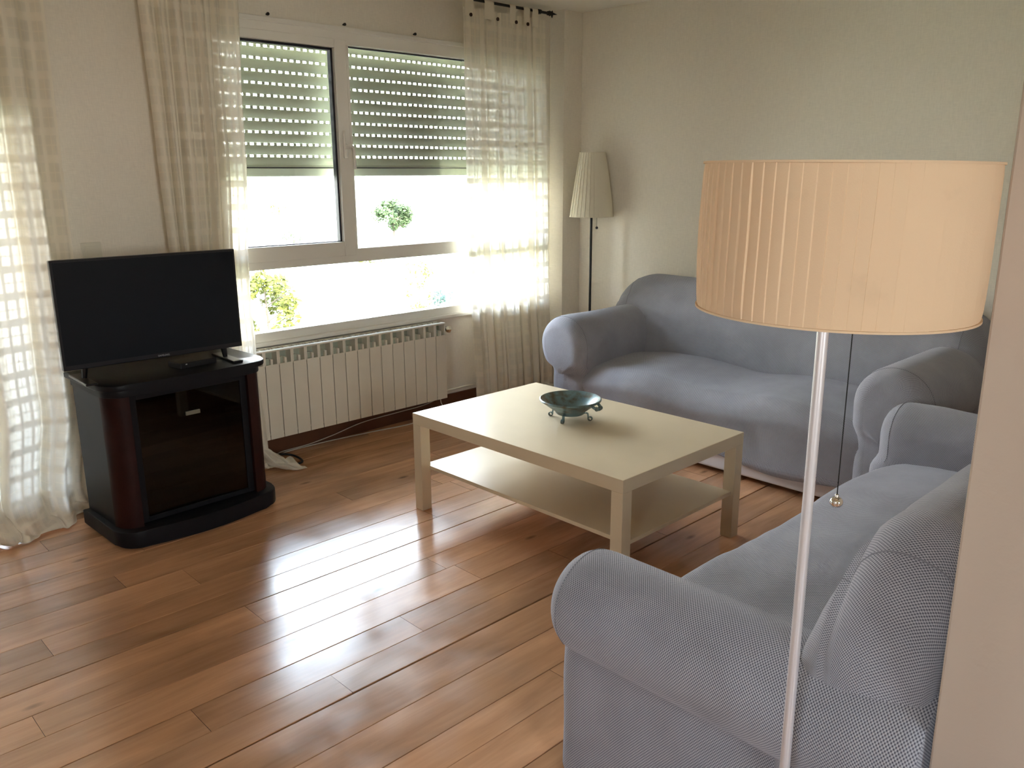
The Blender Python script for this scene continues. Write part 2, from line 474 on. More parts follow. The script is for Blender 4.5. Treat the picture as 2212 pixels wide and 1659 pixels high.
def wall_with_holes(name, x0, x1, holes, z0, z1, y0, y1, mat):
    xs = sorted({x0, x1, *[h[0] for h in holes], *[h[1] for h in holes]})
    zs = sorted({z0, z1, *[h[2] for h in holes], *[h[3] for h in holes]})
    bm = bmesh.new(); V = {}
    def v(x, y, z):
        k = (round(x, 5), round(y, 5), round(z, 5))
        if k not in V: V[k] = bm.verts.new(k)
        return V[k]
    def solid(i, j):
        if i < 0 or j < 0 or i >= len(xs)-1 or j >= len(zs)-1: return False
        cx, cz = (xs[i]+xs[i+1])/2, (zs[j]+zs[j+1])/2
        return not any(h[0] < cx < h[1] and h[2] < cz < h[3] for h in holes)
    for i in range(len(xs)-1):
        for j in range(len(zs)-1):
            if not solid(i, j): continue
            a, b, c, d = xs[i], xs[i+1], zs[j], zs[j+1]
            bm.faces.new((v(a, y0, c), v(b, y0, c), v(b, y0, d), v(a, y0, d)))
            bm.faces.new((v(a, y1, c), v(a, y1, d), v(b, y1, d), v(b, y1, c)))
            if not solid(i-1, j): bm.faces.new((v(a, y0, c), v(a, y0, d), v(a, y1, d), v(a, y1, c)))
            if not solid(i+1, j): bm.faces.new((v(b, y0, c), v(b, y1, c), v(b, y1, d), v(b, y0, d)))
            if not solid(i, j-1): bm.faces.new((v(a, y0, c), v(a, y1, c), v(b, y1, c), v(b, y0, c)))
            if not solid(i, j+1): bm.faces.new((v(a, y0, d), v(b, y0, d), v(b, y1, d), v(a, y1, d)))
    return tag(obj(name, bm, mat), kind='structure')
wall_with_holes('wall_back', XL-0.2, XR+0.3, [WIN, DOR], -0.12, ZC+0.2, YW, YW+WT, M_wall)
bm = bmesh.new()
box(bm, XR, XR+0.2, YB-0.2, YW+WT, -0.12, ZC+0.2)
box(bm, 2.085, XR+0.02, 2.205, YW+0.02, 0.0, ZC+0.02)          # corner pillar
tag(obj('wall_right', bm, M_wall), kind='structure')
WL = (-2.6, -1.8, 1.25, 2.05)          # unseen window added in the left wall as fill light
bm = bmesh.new()
box(bm, XL-0.2, XL, YB-0.2, WL[0], -0.12, ZC+0.2); box(bm, XL-0.2, XL, WL[1], YW+WT, -0.12, ZC+0.2)
box(bm, XL-0.2, XL, WL[0], WL[1], -0.12, WL[2]); box(bm, XL-0.2, XL, WL[0], WL[1], WL[3], ZC+0.2)
tag(obj('wall_left', bm, M_wall), kind='structure')
w3 = empty('fill_window_side', (XL, -2.2, 1.25)); tag(w3, kind='structure')
bm = bmesh.new()
for a_, b_ in ((-0.4, -0.35), (0.35, 0.4)): box(bm, -0.12, -0.06, a_, b_, 0, 0.8)
box(bm, -0.12, -0.06, -0.4, 0.4, 0, 0.05); box(bm, -0.12, -0.06, -0.4, 0.4, 0.75, 0.8)
obj('window_frame', bm, M_frame, w3)
obj('pane', B(-0.092, -0.088, -0.36, 0.36, 0.04, 0.76), M_glass, w3)
WF = (-2.95, -1.85, 1.05, 2.15)          # unseen window added behind the camera to brighten the room
wall_with_holes('wall_front', XL-0.2, XR+0.2, [WF], -0.12, ZC+0.2, YB-0.2, YB, M_wall)
w2 = empty('fill_window_rear', (-2.4, YB, 1.05)); tag(w2, kind='structure')
bm = bmesh.new()
for a_, b_ in ((-0.55, -0.49), (-0.03, 0.03), (0.49, 0.55)): box(bm, a_, b_, -0.12, -0.06, 0, 1.1)
box(bm, -0.55, 0.55, -0.12, -0.06, 0, 0.06); box(bm, -0.55, 0.55, -0.12, -0.06, 1.04, 1.1)
obj('window_frame', bm, M_frame, w2)
obj('pane', B(-0.5, 0.5, -0.092, -0.088, 0.05, 1.05), M_glass, w2)
tag(obj('ceiling', B(XL-0.2, XR+0.3, YB-0.2, YW+WT, ZC, ZC+0.2), M_ceil), kind='structure')
tag(obj('wall_partition', B(-0.86, XR+0.02, -1.45, -1.302, 0.0, ZC+0.02, bev=0.004), M_plaster), kind='structure')

def baseboard(name, a, b, nrm):
    bm = bmesh.new()
    (x0, y0), (x1, y1) = a, b
    t = 0.014
    box(bm, min(x0, x1) + (0 if nrm[0] >= 0 else -t), max(x0, x1) + (t if nrm[0] > 0 else 0),
        min(y0, y1) + (-t if nrm[1] < 0 else 0), max(y0, y1) + (t if nrm[1] > 0 else 0), 0.0, 0.105, bev=0.003)
    return tag(obj(name, bm, M_baseb), kind='structure')
baseboard('baseboard_back', (DOR[1]+0.05, YW), (2.085, YW), (0, -1))
baseboard('baseboard_right', (XR, -1.30), (XR, 2.19), (-1, 0))
baseboard('trim_1', (2.085, 2.205), (XR-0.014, 2.205), (0, -1))
baseboard('baseboard_left', (XL, YB), (XL, YW-0.014), (1, 0))
baseboard('baseboard_front', (XL+0.014, YB), (XR-0.014, YB), (0, 1))

# ------------------------------------------------------------ window
def window():
    x0, x1, z0, z1 = WIN
    xm0, xm1 = 0.455, 0.523            # mullion
    root = empty('window_1', (x0, YW, z0)); tag(root, kind='structure')
    def part(name, bm, mat, parent=root, smooth=False):
        o = obj(name, bm, mat, smooth=smooth); o.parent = parent
        off = Vector(root.location)
        o.data.transform(Matrix.Translation(-off)); return o
    yf0, yf1 = YW-0.004, YW+0.065
    zt = 1.0                           # transom bottom
    bm = bmesh.new()
    box(bm, x0, x1, YW-0.018, yf1, 2.135, z1, bev=0.003)      # head
    box(bm, x0, x1, YW-0.026, YW, z1-0.012, z1+0.012, bev=0.003)
    box(bm, x0, x0+0.055, yf0, yf1, z0, 2.135, bev=0.003)
    box(bm, x1-0.055, x1, yf0, yf1, z0, 2.135, bev=0.003)
    box(bm, x0+0.055, x1-0.055, yf0, yf1, zt-0.004, 1.07, bev=0.003)
    box(bm, x0+0.055, x1-0.055, yf0, yf1, z0, 0.668, bev=0.003)
    box(bm, xm0+0.02, xm1, yf0, yf1, 1.07, 2.135, bev=0.003)
    part('window_frame', bm, M_frame)
    # sash on the left, in front of the frame
    bm = bmesh.new()
    sx0, sx1, sz0, sz1 = x0+0.04, 0.497, 1.035, 2.16
    yy0, yy1 = YW-0.022, YW+0.045
    w = 0.072
    box(bm, sx0, sx0+w, yy0, yy1, sz0, sz1, bev=0.004)
    box(bm, sx1-w, sx1, yy0, yy1, sz0, sz1, bev=0.004)
    box(bm, sx0+w, sx1-w, yy0, yy1, sz0, sz0+0.078, bev=0.004)
    box(bm, sx0+w, sx1-w, yy0, yy1, sz1-0.045, sz1, bev=0.004)
    sash = part('sash', bm, M_frame)
    def gasket(a, b, c, d, y, par, name='gasket', t=0.008, dep=0.03):
        bm = bmesh.new()
        box(bm, a, a+t, y, y+dep, c, d); box(bm, b-t, b, y, y+dep, c, d)
        box(bm, a, b, y, y+dep, c, c+t*0.5); box(bm, a, b, y, y+dep, d-t, d)
        return part(name, bm, M_gasket, par)
    gasket(sx0+w-0.002, sx1-w+0.002, sz0+0.076, sz1-0.043, YW+0.004, sash, t=0.013)
    part('pane', B(sx0+w-0.001, sx1-w+0.001, YW+0.018, YW+0.022, sz0+0.075, sz1-0.042), M_glass, sash)
    gasket(xm1-0.002, x1-0.053, 1.068, 2.135, YW+0.022, root, t=0.006, dep=0.02)
    part('pane', B(xm1-0.001, x1-0.054, YW+0.030, YW+0.034, 1.068, 2.136), M_glass)
    gasket(x0+0.053, x1-0.053, 0.666, zt-0.002, YW+0.022, root, t=0.006, dep=0.02)
    part('pane', B(x0+0.054, x1-0.054, YW+0.030, YW+0.034, 0.667, zt-0.003), M_glass)
    # sill board inside
    part('window_sill', B(x0-0.03, x1+0.03, YW-0.035, YW, 0.600, 0.622, bev=0.004), M_frame)
    part('outer_sill', B(x0, x1, YW+0.065, YW+WT+0.04, 0.57, 0.61), M_frame)
    # handle
    bm = bmesh.new()
    box(bm, 0.447, 0.475, yy0-0.010, yy0, 1.555, 1.635, bev=0.009, seg=3)
    box(bm, 0.446, 0.456, yy0-0.014, yy0, 1.60, 1.70, bev=0.004, seg=2)
    plate = part('handle_plate', bm, M_frame, sash, True)
    bm = bmesh.new()
    pts = spline([(0.461, yy0-0.008, 1.612), (0.464, yy0-0.038, 1.618), (0.482, yy0-0.044, 1.610), (0.486, yy0-0.044, 1.56), (0.488, yy0-0.044, 1.50)], 6)
    tube(bm, pts, [0.008]*len(pts), 10)
    part('handle', bm, M_frame, sash, True)
window()

# balcony door behind the left curtain
def door():
    x0, x1, z0, z1 = DOR
    root = empty('door_1', (x0, YW, z0)); tag(root, kind='structure')
    def part(name, bm, mat, parent=root):
        o = obj(name, bm, mat); o.parent = parent
        o.data.transform(Matrix.Translation(-Vector(root.location))); return o
    bm = bmesh.new()
    box(bm, x0, x0+0.06, YW, YW+0.065, 0, z1, bev=0.003); box(bm, x1-0.06, x1, YW, YW+0.065, 0, z1, bev=0.003)
    box(bm, x0, x1, YW-0.01, YW+0.065, 2.13, z1, bev=0.003); box(bm, x0+0.06, x1-0.06, YW, YW+0.065, 0.0, 0.03)
    part('door_frame', bm, M_frame)
    xm = (x0+x1)/2
    for a, b in ((x0+0.06, xm), (xm, x1-0.06)):
        bm = bmesh.new()
        box(bm, a, a+0.05, YW-0.015, YW+0.04, 0.03, 2.13, bev=0.004); box(bm, b-0.05, b, YW-0.015, YW+0.04, 0.03, 2.13, bev=0.004)
        box(bm, a+0.05, b-0.05, YW-0.015, YW+0.04, 0.03, 0.13, bev=0.004); box(bm, a+0.05, b-0.05, YW-0.015, YW+0.04, 2.06, 2.13, bev=0.004)
        lf = part('door_leaf', bm, M_frame)
        part('pane', B(a+0.048, b-0.048, YW+0.012, YW+0.016, 0.128, 2.062), M_glass, lf)
door()

# unseen balcony added to dim the door light: slab, parapet, side screens
bm = bmesh.new()
box(bm, -3.3, -0.55, YW+WT, 4.42, -0.25, -0.03); box(bm, -3.3, -0.55, YW+WT, 4.42, 2.35, 2.5)
box(bm, -3.3, -0.55, 4.3, 4.42, -0.03, 1.05); box(bm, -3.3, -0.55, 4.3, 4.42, 1.95, 2.35)
box(bm, -3.3, -3.18, YW+WT, 4.42, -0.03, 2.35); box(bm, -0.70, -0.55, YW+WT, 4.42, -0.03, 2.35)
tag(obj('wall_shading_balcony', bm, pmat('shading_balcony_render', (0.34, 0.30, 0.26), 0.9)), kind='structure')

# roller shutters: slats linked by slotted webs
def shutter(name, x0, x1, zbot, ztop, label):
    y = YW + 0.125
    root = empty(name, (x0, y, zbot), 0, label, 'roller shutter')
    def slat_bm(h, slots=True):
        bm = bmesh.new()
        n = 8; w = x1-x0; web = 0.0115
        fr = []
        for k in range(n+1):
            a = k/n
            fr.append((-0.0035*math.sin(PI*a), web+(h-web)*a))
        A = [bm.verts.new((0, yy, zz)) for yy, zz in fr]; Bv = [bm.verts.new((w, yy, zz)) for yy, zz in fr]
        A2 = [bm.verts.new((0, yy+0.004, zz)) for yy, zz in fr]; B2 = [bm.verts.new((w, yy+0.004, zz)) for yy, zz in fr]
        for k in range(n):
            f = bm.faces.new((A[k], Bv[k], Bv[k+1], A[k+1])); f.smooth = True
            f = bm.faces.new((A2[k], A2[k+1], B2[k+1], B2[k])); f.smooth = True
        bm.faces.new((A[0], A2[0], B2[0], Bv[0])); bm.faces.new((A[-1], Bv[-1], B2[-1], A2[-1]))
        if slots:
            p = 0.038; x = 0.008
            while x < w:
                box(bm, x, min(w, x+0.0168), 0.0, 0.003, -0.0005, web+0.0005); x += p
        else:
            box(bm, 0, w, 0.0, 0.003, -0.0005, web+0.0005)
        return bm
    pitch = 0.06
    bot = B(0, x1-x0, -0.010, 0.012, 0, 0.043, bev=0.003)
    eb = obj('end_bar', bot, M_shutter, root)
    obj('gap_shade_strip', B(0.001, x1-x0-0.001, -0.002, 0.008, 0.042, 0.0485), M_gasket, eb)  # black strip standing in for the shaded gap above the bar
    s = obj('slat', slat_bm(0.052, False), M_shutter, root); s.location = (0, 0, 0.0475)
    z = 0.0475+0.052
    first = None; i = 0
    while zbot+z < ztop:
        if first is None:
            first = obj('slat', slat_bm(pitch), M_shutter, root); c = first
        else:
            c = first.copy(); COL.objects.link(c); c.parent = root
        c.location = (0.006*(i % 2), 0, z); z += pitch; i += 1
    return root
shutter('roller_shutter', WIN[0]+0.01, WIN[1]-0.01, 1.463, 2.25, 'grey-green slatted roller shutter lowered halfway outside the wide window')
shutter('roller_shutter', DOR[0]+0.01, DOR[1]-0.01, 1.72, 2.25, 'roller shutter partly lowered behind the left curtain')

# wall screws over the window
for px in (0.06, 0.50, 0.964):
    bm = bmesh.new()
    tube(bm, [(0, 0, 0), (0, -0.012, 0)], 0.0045, 10)
    tube(bm, [(0, -0.012, 0), (0, -0.02, 0)], 0.0075, 12)
    h = obj('wall_screw', bm, M_black, smooth=True, auto=0.6); h.location = (px, YW, 2.236)
    w = {0.06: 'above the window, the one nearest the middle curtain', 0.50: 'above the window mullion, middle of three', 0.964: 'above the window, the one nearest the right curtain'}[px]
    tag(h, 'small dark screw ' + w, 'screw', 'screws above the window')

# wall plate behind the tv
bm = B(-0.925, -0.84, YW-0.009, YW, 1.10, 1.185, bev=0.003); box(bm, -0.91, -0.855, YW-0.012, YW-0.006, 1.115, 1.17, bev=0.002)
tag(obj('wall_socket', bm, M_plate), 'beige wall socket plate just above the television', 'socket')

# ------------------------------------------------------------ radiator
def radiator():
    x1 = 1.04; n = 16; p = 0.08
    x0 = x1 - n*p
    root = empty('radiator', (x0, 2.2, 0.0), 0, 'white sectional radiator on the wall beneath the window', 'radiator')
    def section():
        bm = bmesh.new()
        box(bm, 0.0015, p-0.0015, 0.0, 0.004, 0.125, 0.523, bev=0.0012)      # front plate
        box(bm, p/2-0.006, p/2+0.006, 0.004, 0.085, 0.14, 0.55)              # web
        box(bm, 0.004, p-0.004, 0.083, 0.088, 0.14, 0.57)                     # rear plate
        # top hood: cheeks + slotted cover
        box(bm, 0.0, 0.009, 0.006, 0.088, 0.515, 0.590, bev=0.001)
        box(bm, p-0.009, p, 0.006, 0.088, 0.515, 0.590, bev=0.001)
        box(bm, 0.0, p, 0.004, 0.036, 0.588, 0.597, bev=0.002)
        box(bm, 0.0, p, 0.074, 0.090, 0.588, 0.597, bev=0.002)
        box(bm, 0.0, 0.006, 0.036, 0.074, 0.588, 0.597); box(bm, p-0.006, p, 0.036, 0.074, 0.588, 0.597)
        box(bm, p/2-0.004, p/2+0.004, 0.036, 0.074, 0.588, 0.597)
        # inner vanes
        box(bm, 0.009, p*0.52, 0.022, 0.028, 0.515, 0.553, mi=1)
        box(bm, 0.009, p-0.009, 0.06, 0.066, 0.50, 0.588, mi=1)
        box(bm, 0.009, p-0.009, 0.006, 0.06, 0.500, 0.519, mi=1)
        return bm
    first = obj('section', section(), [M_enamel, M_enamel_in], root)
    for i in range(1, n):
        c = first.copy(); COL.objects.link(c); c.parent = root; c.location = (i*p, 0, 0)
    X = n*p
    bm = bmesh.new()
    tube(bm, [(X, 0.045, 0.545), (X+0.03, 0.045, 0.545)], 0.009, 12)
    obj('valve_stem', bm, M_black, root, True, auto=0.6)
    bm = bmesh.new()
    tube(bm, [(X+0.03, 0.045, 0.545), (X+0.045, 0.045, 0.545), (X+0.062, 0.045, 0.543), (X+0.066, 0.045, 0.543)], [0.013, 0.023, 0.023, 0.017], 6)
    kn = obj('valve_knob', bm, M_chrome, root)
    bm = bmesh.new(); tube(bm, [(X+0.0655, 0.045, 0.543), (X+0.069, 0.045, 0.543)], 0.010, 12)
    obj('knob_cap', bm, M_button, kn)
    bm = bmesh.new()
    tube(bm, [(X, 0.045, 0.165), (X+0.03, 0.045, 0.165)], 0.008, 10)
    tube(bm, [(X+0.02, 0.045, 0.175), (X+0.02, 0.045, 0.145)], 0.010, 10)
    obj('lower_valve', bm, M_copper, root, True, auto=0.6)
    bm = bmesh.new()
    pts = spline([(X+0.02, 0.045, 0.15), (X+0.03, 0.08, 0.14), (X+0.06, 0.108, 0.135), (X+0.6, 0.110, 0.137), (X+0.98, 0.110, 0.139)], 6)
    tube(bm, pts, 0.007, 8)
    obj('supply_pipe', bm, M_enamel, root, True)
    for xx in (0.12, X-0.12):
        bm = bmesh.new(); box(bm, xx, xx+0.03, 0.088, 0.1295, 0.48, 0.52)
        obj('bracket', bm, M_enamel, root)
radiator()

# cables along the baseboard
def cable(name, pts, r, label, mat=M_cable):
    bm = bmesh.new(); tube(bm, spline(pts, 10), r, 8)
    tag(obj(name, bm, mat, smooth=True), label, 'cable')
cable('cable', [(-0.12, 2.20, 0.004), (-0.05, 2.29, 0.005), (0.203, 2.295, 0.006), (0.50, 2.27, 0.005), (0.80, 2.238, 0.004), (1.02, 2.24, 0.03), (1.03, 2.255, 0.09), (1.03, 2.27, 0.14)], 0.0035,
      'white cable lying on the floorboards below the radiator')
cable('cable', [(-0.14, 2.23, 0.010), (-0.06, 2.30, 0.010), (0.12, 2.308, 0.012), (0.28, 2.309, 0.030), (0.48, 2.309, 0.062), (0.72, 2.309, 0.07), (0.92, 2.309, 0.075), (1.01, 2.29, 0.10), (1.01, 2.27, 0.15)], 0.003,
      'white cable running higher along the dark baseboard under the radiator')
cable('cable', [(-0.30, 2.17, 0.03), (-0.14, 2.20, 0.035), (-0.06, 2.20, 0.02), (-0.035, 2.14, 0.008), (-0.06, 2.08, 0.007), (-0.14, 2.08, 0.007)], 0.006,
      'black cable loop poking from the crumpled middle curtain hem', M_black)
cable('cable', [(-0.432, 1.98, 0.52), (-0.395, 1.95, 0.47), (-0.38, 1.92, 0.40), (-0.395, 1.91, 0.32), (-0.432, 1.93, 0.25)], 0.0022,
      'thin wire loop hanging at the right side of the television cabinet', M_black)

# ------------------------------------------------------------ curtains
def curtain(name, label, prof, y0, folds, ztop, zbot, cloth_w, seed, puddle=None, nu=150, amp=0.022, tabs=None, group='checked voile curtains', fwd=0.0):
    """prof: list of (z, xleft, xright); puddle(u) -> (length, spread)"""
    rnd = random.Random(seed)
    ph = rnd.random()*6
    def lr(z):
        P = prof
        if z >= P[0][0]: return P[0][1:]
        for a, b in zip(P, P[1:]):
            if a[0] >= z >= b[0]:
                t = (a[0]-z)/(a[0]-b[0]); t = t*t*(3-2*t)
                return a[1]+(b[1]-a[1])*t, a[2]+(b[2]-a[2])*t
        return P[-1][1:]
    root = empty(name, ((prof[-1][1]+prof[-1][2])/2, y0, zbot), 0, label, 'curtain', group)
    off = -Vector(root.location)
    bm = bmesh.new(); uvl = bm.loops.layers.uv.new('UVMap')
    rows = []
    nz_ = 60
    def pt(u, z):
        l, r = lr(z)
        h = (ztop-z)/(ztop-zbot)
        a = amp*(0.55+0.75*min(1, h*2.0))
        f = 2*PI*folds*(u + 0.035*math.sin(2*PI*u*2+ph) + 0.02*math.sin(2*PI*u*5+ph*2)) + ph
        sway = 0.25*math.sin(h*3+u*9+ph)
        q_ = max(0.0, min(1.0, (0.95-z)/0.33)); q_ = q_*q_*(3-2*q_)
        y = y0 - fwd*q_ + a*math.sin(f+sway) + a*0.45*math.sin(2.3*f+1.7*ph+h)
        x = l+(r-l)*u + 0.3*a*math.cos(f*1.0+sway)*math.sin(PI*u)**0.5 if 0 < u < 1 else l+(r-l)*u
        return Vector((x, y, z))
    for j in range(nz_+1):
        z = ztop+(zbot-ztop)*j/nz_
        rows.append(([pt(k/nu, z) for k in range(nu+1)], ztop-z))
    if puddle:
        L_, sp = puddle
        npd = 16
        last = rows[-1][0]
        for j in range(1, npd+1):
            t = j/npd; row = []
            for k in range(nu+1):
                u = k/nu; b = last[k]
                n1 = noise.noise(Vector((u*5+seed, t*1.2, seed*1.3))); n2 = noise.noise(Vector((u*14+seed, t*3.0, 7.7+seed)))
                ly = (L_(b.x) if callable(L_) else L_)*(0.75+0.75*n1)
                zz = 0.006 + max(0.0, zbot-0.006)*(1-t)**3 + 0.045*abs(n2)*math.sin(PI*min(1, t*1.1)) + 0.02*abs(n1)
                yy = b.y*(1-t*0.55)+(y0-fwd)*t*0.55 - ly*t + 0.03*n2*math.sin(PI*t)
                row.append(Vector((b.x + sp*(u-0.5)*t + 0.05*n1*t + 0.03*n2*t, yy, max(0.006, zz))))
            rows.append((row, ztop-zbot+0.25*t))
    V = [[bm.verts.new(p+off) for p in r] for r, _ in rows]
    for j in range(len(rows)-1):
        for k in range(nu):
            f = bm.faces.new((V[j][k], V[j][k+1], V[j+1][k+1], V[j+1][k])); f.smooth = True
            for l, (jj, kk) in zip(f.loops, ((j, k), (j, k+1), (j+1, k+1), (j+1, k))):
                l[uvl].uv = (cloth_w*kk/nu, rows[jj][1])
    me = bpy.data.meshes.new('panel'); bm.to_mesh(me); bm.free()
    pn = bpy.data.objects.new('panel', me); COL.objects.link(pn); pn.parent = root; me.materials.append(M_curt)
    # tabs and buttons
    for (tx, tw, bx) in (tabs or []):
        bm = bmesh.new(); uvl = bm.loops.layers.uv.new('UVMap')
        zr, yr = 2.452, y0
        path = [(-0.014+0.004, ztop-0.05), (-0.013, ztop+0.01), (-0.013, zr-0.004), (-0.009, zr+0.009), (0, zr+0.0135), (0.009, zr+0.009), (0.013, zr-0.004), (0.013, ztop+0.01), (0.010, ztop-0.03)]
        vs = [[bm.verts.new(Vector((x_, yr+a, b))+off) for x_ in (tx, tx+tw)] for a, b in path]
        acc = 0
        for i in range(len(path)-1):
            f = bm.faces.new((vs[i][0], vs[i][1], vs[i+1][1], vs[i+1][0])); f.smooth = True
            for l in f.loops: l[uvl].uv = (0.09, 0.09)
        tb = obj('tab', bm, M_curt, root)
        if bx is not None:
            bm = bmesh.new()
            by = y0-amp*1.25-0.003
            tube(bm, [Vector((bx, by, 2.362))+off, Vector((bx, by-0.005, 2.362))+off], 0.0105, 16)
            obj('button', bm, M_button, tb, True, auto=0.6)
    return root

curtain('curtain', 'sheer checked cream curtain hanging right of the window beside the sofa',
        [(2.41, 1.255, 1.93), (1.5, 1.26, 1.95), (0.9, 1.27, 1.96), (0.03, 1.315, 2.01)], 2.235, 6.5, 2.405, 0.045, 1.5, 11, puddle=(0.05, 0.02), amp=0.017,
        tabs=[(1.262, 0.062, 1.291), (1.412, 0.075, 1.503), (1.618, 0.05, 1.657), (1.735, 0.055, 1.756), (1.812, 0.050, None)])
curtain('curtain', 'sheer checked cream curtain between television and window, behind the cabinet',
        [(2.41, -0.60, -0.125), (1.6, -0.585, -0.15), (1.0, -0.575, -0.185), (0.6, -0.56, -0.22), (0.10, -0.50, -0.20)], 2.235, 5.5, 2.405, 0.10, 1.5, 5, puddle=(lambda x: 0.03+0.17*max(0, min(1, (x+0.43)/0.10)), 0.26), amp=0.018, fwd=0.068,
        tabs=[(-0.59, 0.055, None), (-0.47, 0.055, None), (-0.35, 0.055, None), (-0.22, 0.055, None)])
curtain('curtain', 'sheer checked cream curtain at the left over the balcony door, piled on the floor',
        [(2.41, -2.0, -0.975), (1.2, -2.0, -0.985), (0.5, -2.0, -1.0), (0.10, -2.0, -1.06)], 2.225, 8, 2.405, 0.10, 2.3, 23, puddle=(lambda x: 0.08+0.24*max(0, min(1, (-1.14-x)/0.10)), 0.02), nu=220, amp=0.03,
        tabs=[(-1.9, 0.055, None), (-1.7, 0.055, None), (-1.5, 0.055, None), (-1.3, 0.055, None), (-1.1, 0.055, None)])

# curtain rod
def rod():
    root = empty('curtain_rod', (0.7, 2.235, 2.452), 0, 'black iron curtain rod with leaf finial just below the ceiling', 'curtain rod')
    bm = bmesh.new(); tube(bm, [(-3.4, 0, 0), (1.26, 0, 0)], 0.008, 12)
    obj('pole', bm, M_black, root, True, auto=0.6)
    bm = bmesh.new()
    # leaf: pointed blade with two side lobes
    tube(bm, [(1.26, 0, 0), (1.268, 0, 0)], 0.013, 10)
    ol = [(1.265, 0.004), (1.278, 0.017), (1.290, 0.010), (1.302, 0.020), (1.306, 0.008), (1.345, 0.001), (1.306, -0.007), (1.300, -0.024), (1.290, -0.009), (1.276, -0.016), (1.265, -0.004)]
    a = [bm.verts.new((x, -0.003, z)) for x, z in ol]; b = [bm.verts.new((x, 0.003, z)) for x, z in ol]
    bm.faces.new(a); bm.faces.new(b)
    for i in range(len(a)): bm.faces.new((a[i], a[(i+1) % len(a)], b[(i+1) % len(a)], b[i]))
    obj('finial', bm, M_black, root)
    for xx in (1.185, -0.55, -1.45):
        bm = bmesh.new()
        tube(bm, [(xx, 0.0, -0.009), (xx, 0.094, -0.009)], 0.006, 8)
        tube(bm, [(xx, 0.088, -0.009), (xx, 0.094, -0.009)], 0.02, 14)
        tube(bm, [(xx-0.009, 0, 0), (xx+0.009, 0, 0)], 0.014, 12)
        obj('bracket', bm, M_black, root, True, auto=0.6)
rod()

# ------------------------------------------------------------ lofted upholstery
def loft(rings, name, mat, parent, uvscale=1.0, smooth=True, auto=None, uoff=0.0):
    """rings: list of equal-length closed 3D polylines; end rings get capped. UV in metres."""
    bm = bmesh.new(); uvl = bm.loops.layers.uv.new('UVMap')
    n = len(rings[0])
    V = [[bm.verts.new(p) for p in r] for r in rings]
    mid = rings[len(rings)//2]
    U = [0.0]
    for k in range(n): U.append(U[-1]+(Vector(mid[(k+1) % n])-Vector(mid[k])).length)
    L = [0.0]
    for j in range(len(rings)-1):
        d = max((Vector(rings[j+1][k])-Vector(rings[j][k])).length for k in range(0, n, 3))
        L.append(L[-1]+d)
    for j in range(len(rings)-1):
        for k in range(n):
            f = bm.faces.new((V[j][k], V[j][(k+1) % n], V[j+1][(k+1) % n], V[j+1][k]))
            for l, (jj, kk) in zip(f.loops, ((j, k), (j, k+1), (j+1, k+1), (j+1, k))):
                l[uvl].uv = (U[kk]+uoff, L[jj])
    for e in (0, -1):
        f = bm.faces.new(V[e])
        for l in f.loops: l[uvl].uv = (l.vert.co.x+l.vert.co.y, l.vert.co.z)
    return obj(name, bm, mat, parent, smooth, auto=auto)

def resample(pts, n):
    P = [Vector(p) for p in pts]; P.append(P[0])
    D = [0.0]
    for a, b in zip(P, P[1:]): D.append(D[-1]+(b-a).length)
    out = []; j = 0
    for i in range(n):
        s = D[-1]*i/n
        while D[j+1] < s: j += 1
        t = (s-D[j])/max(1e-9, D[j+1]-D[j])
        out.append(P[j].lerp(P[j+1], t))
    return out

def wob(p, s, seed, f=5.0):
    v = Vector(p)*f + Vector((seed, seed*2.1, 0))
    return noise.noise(v)*s

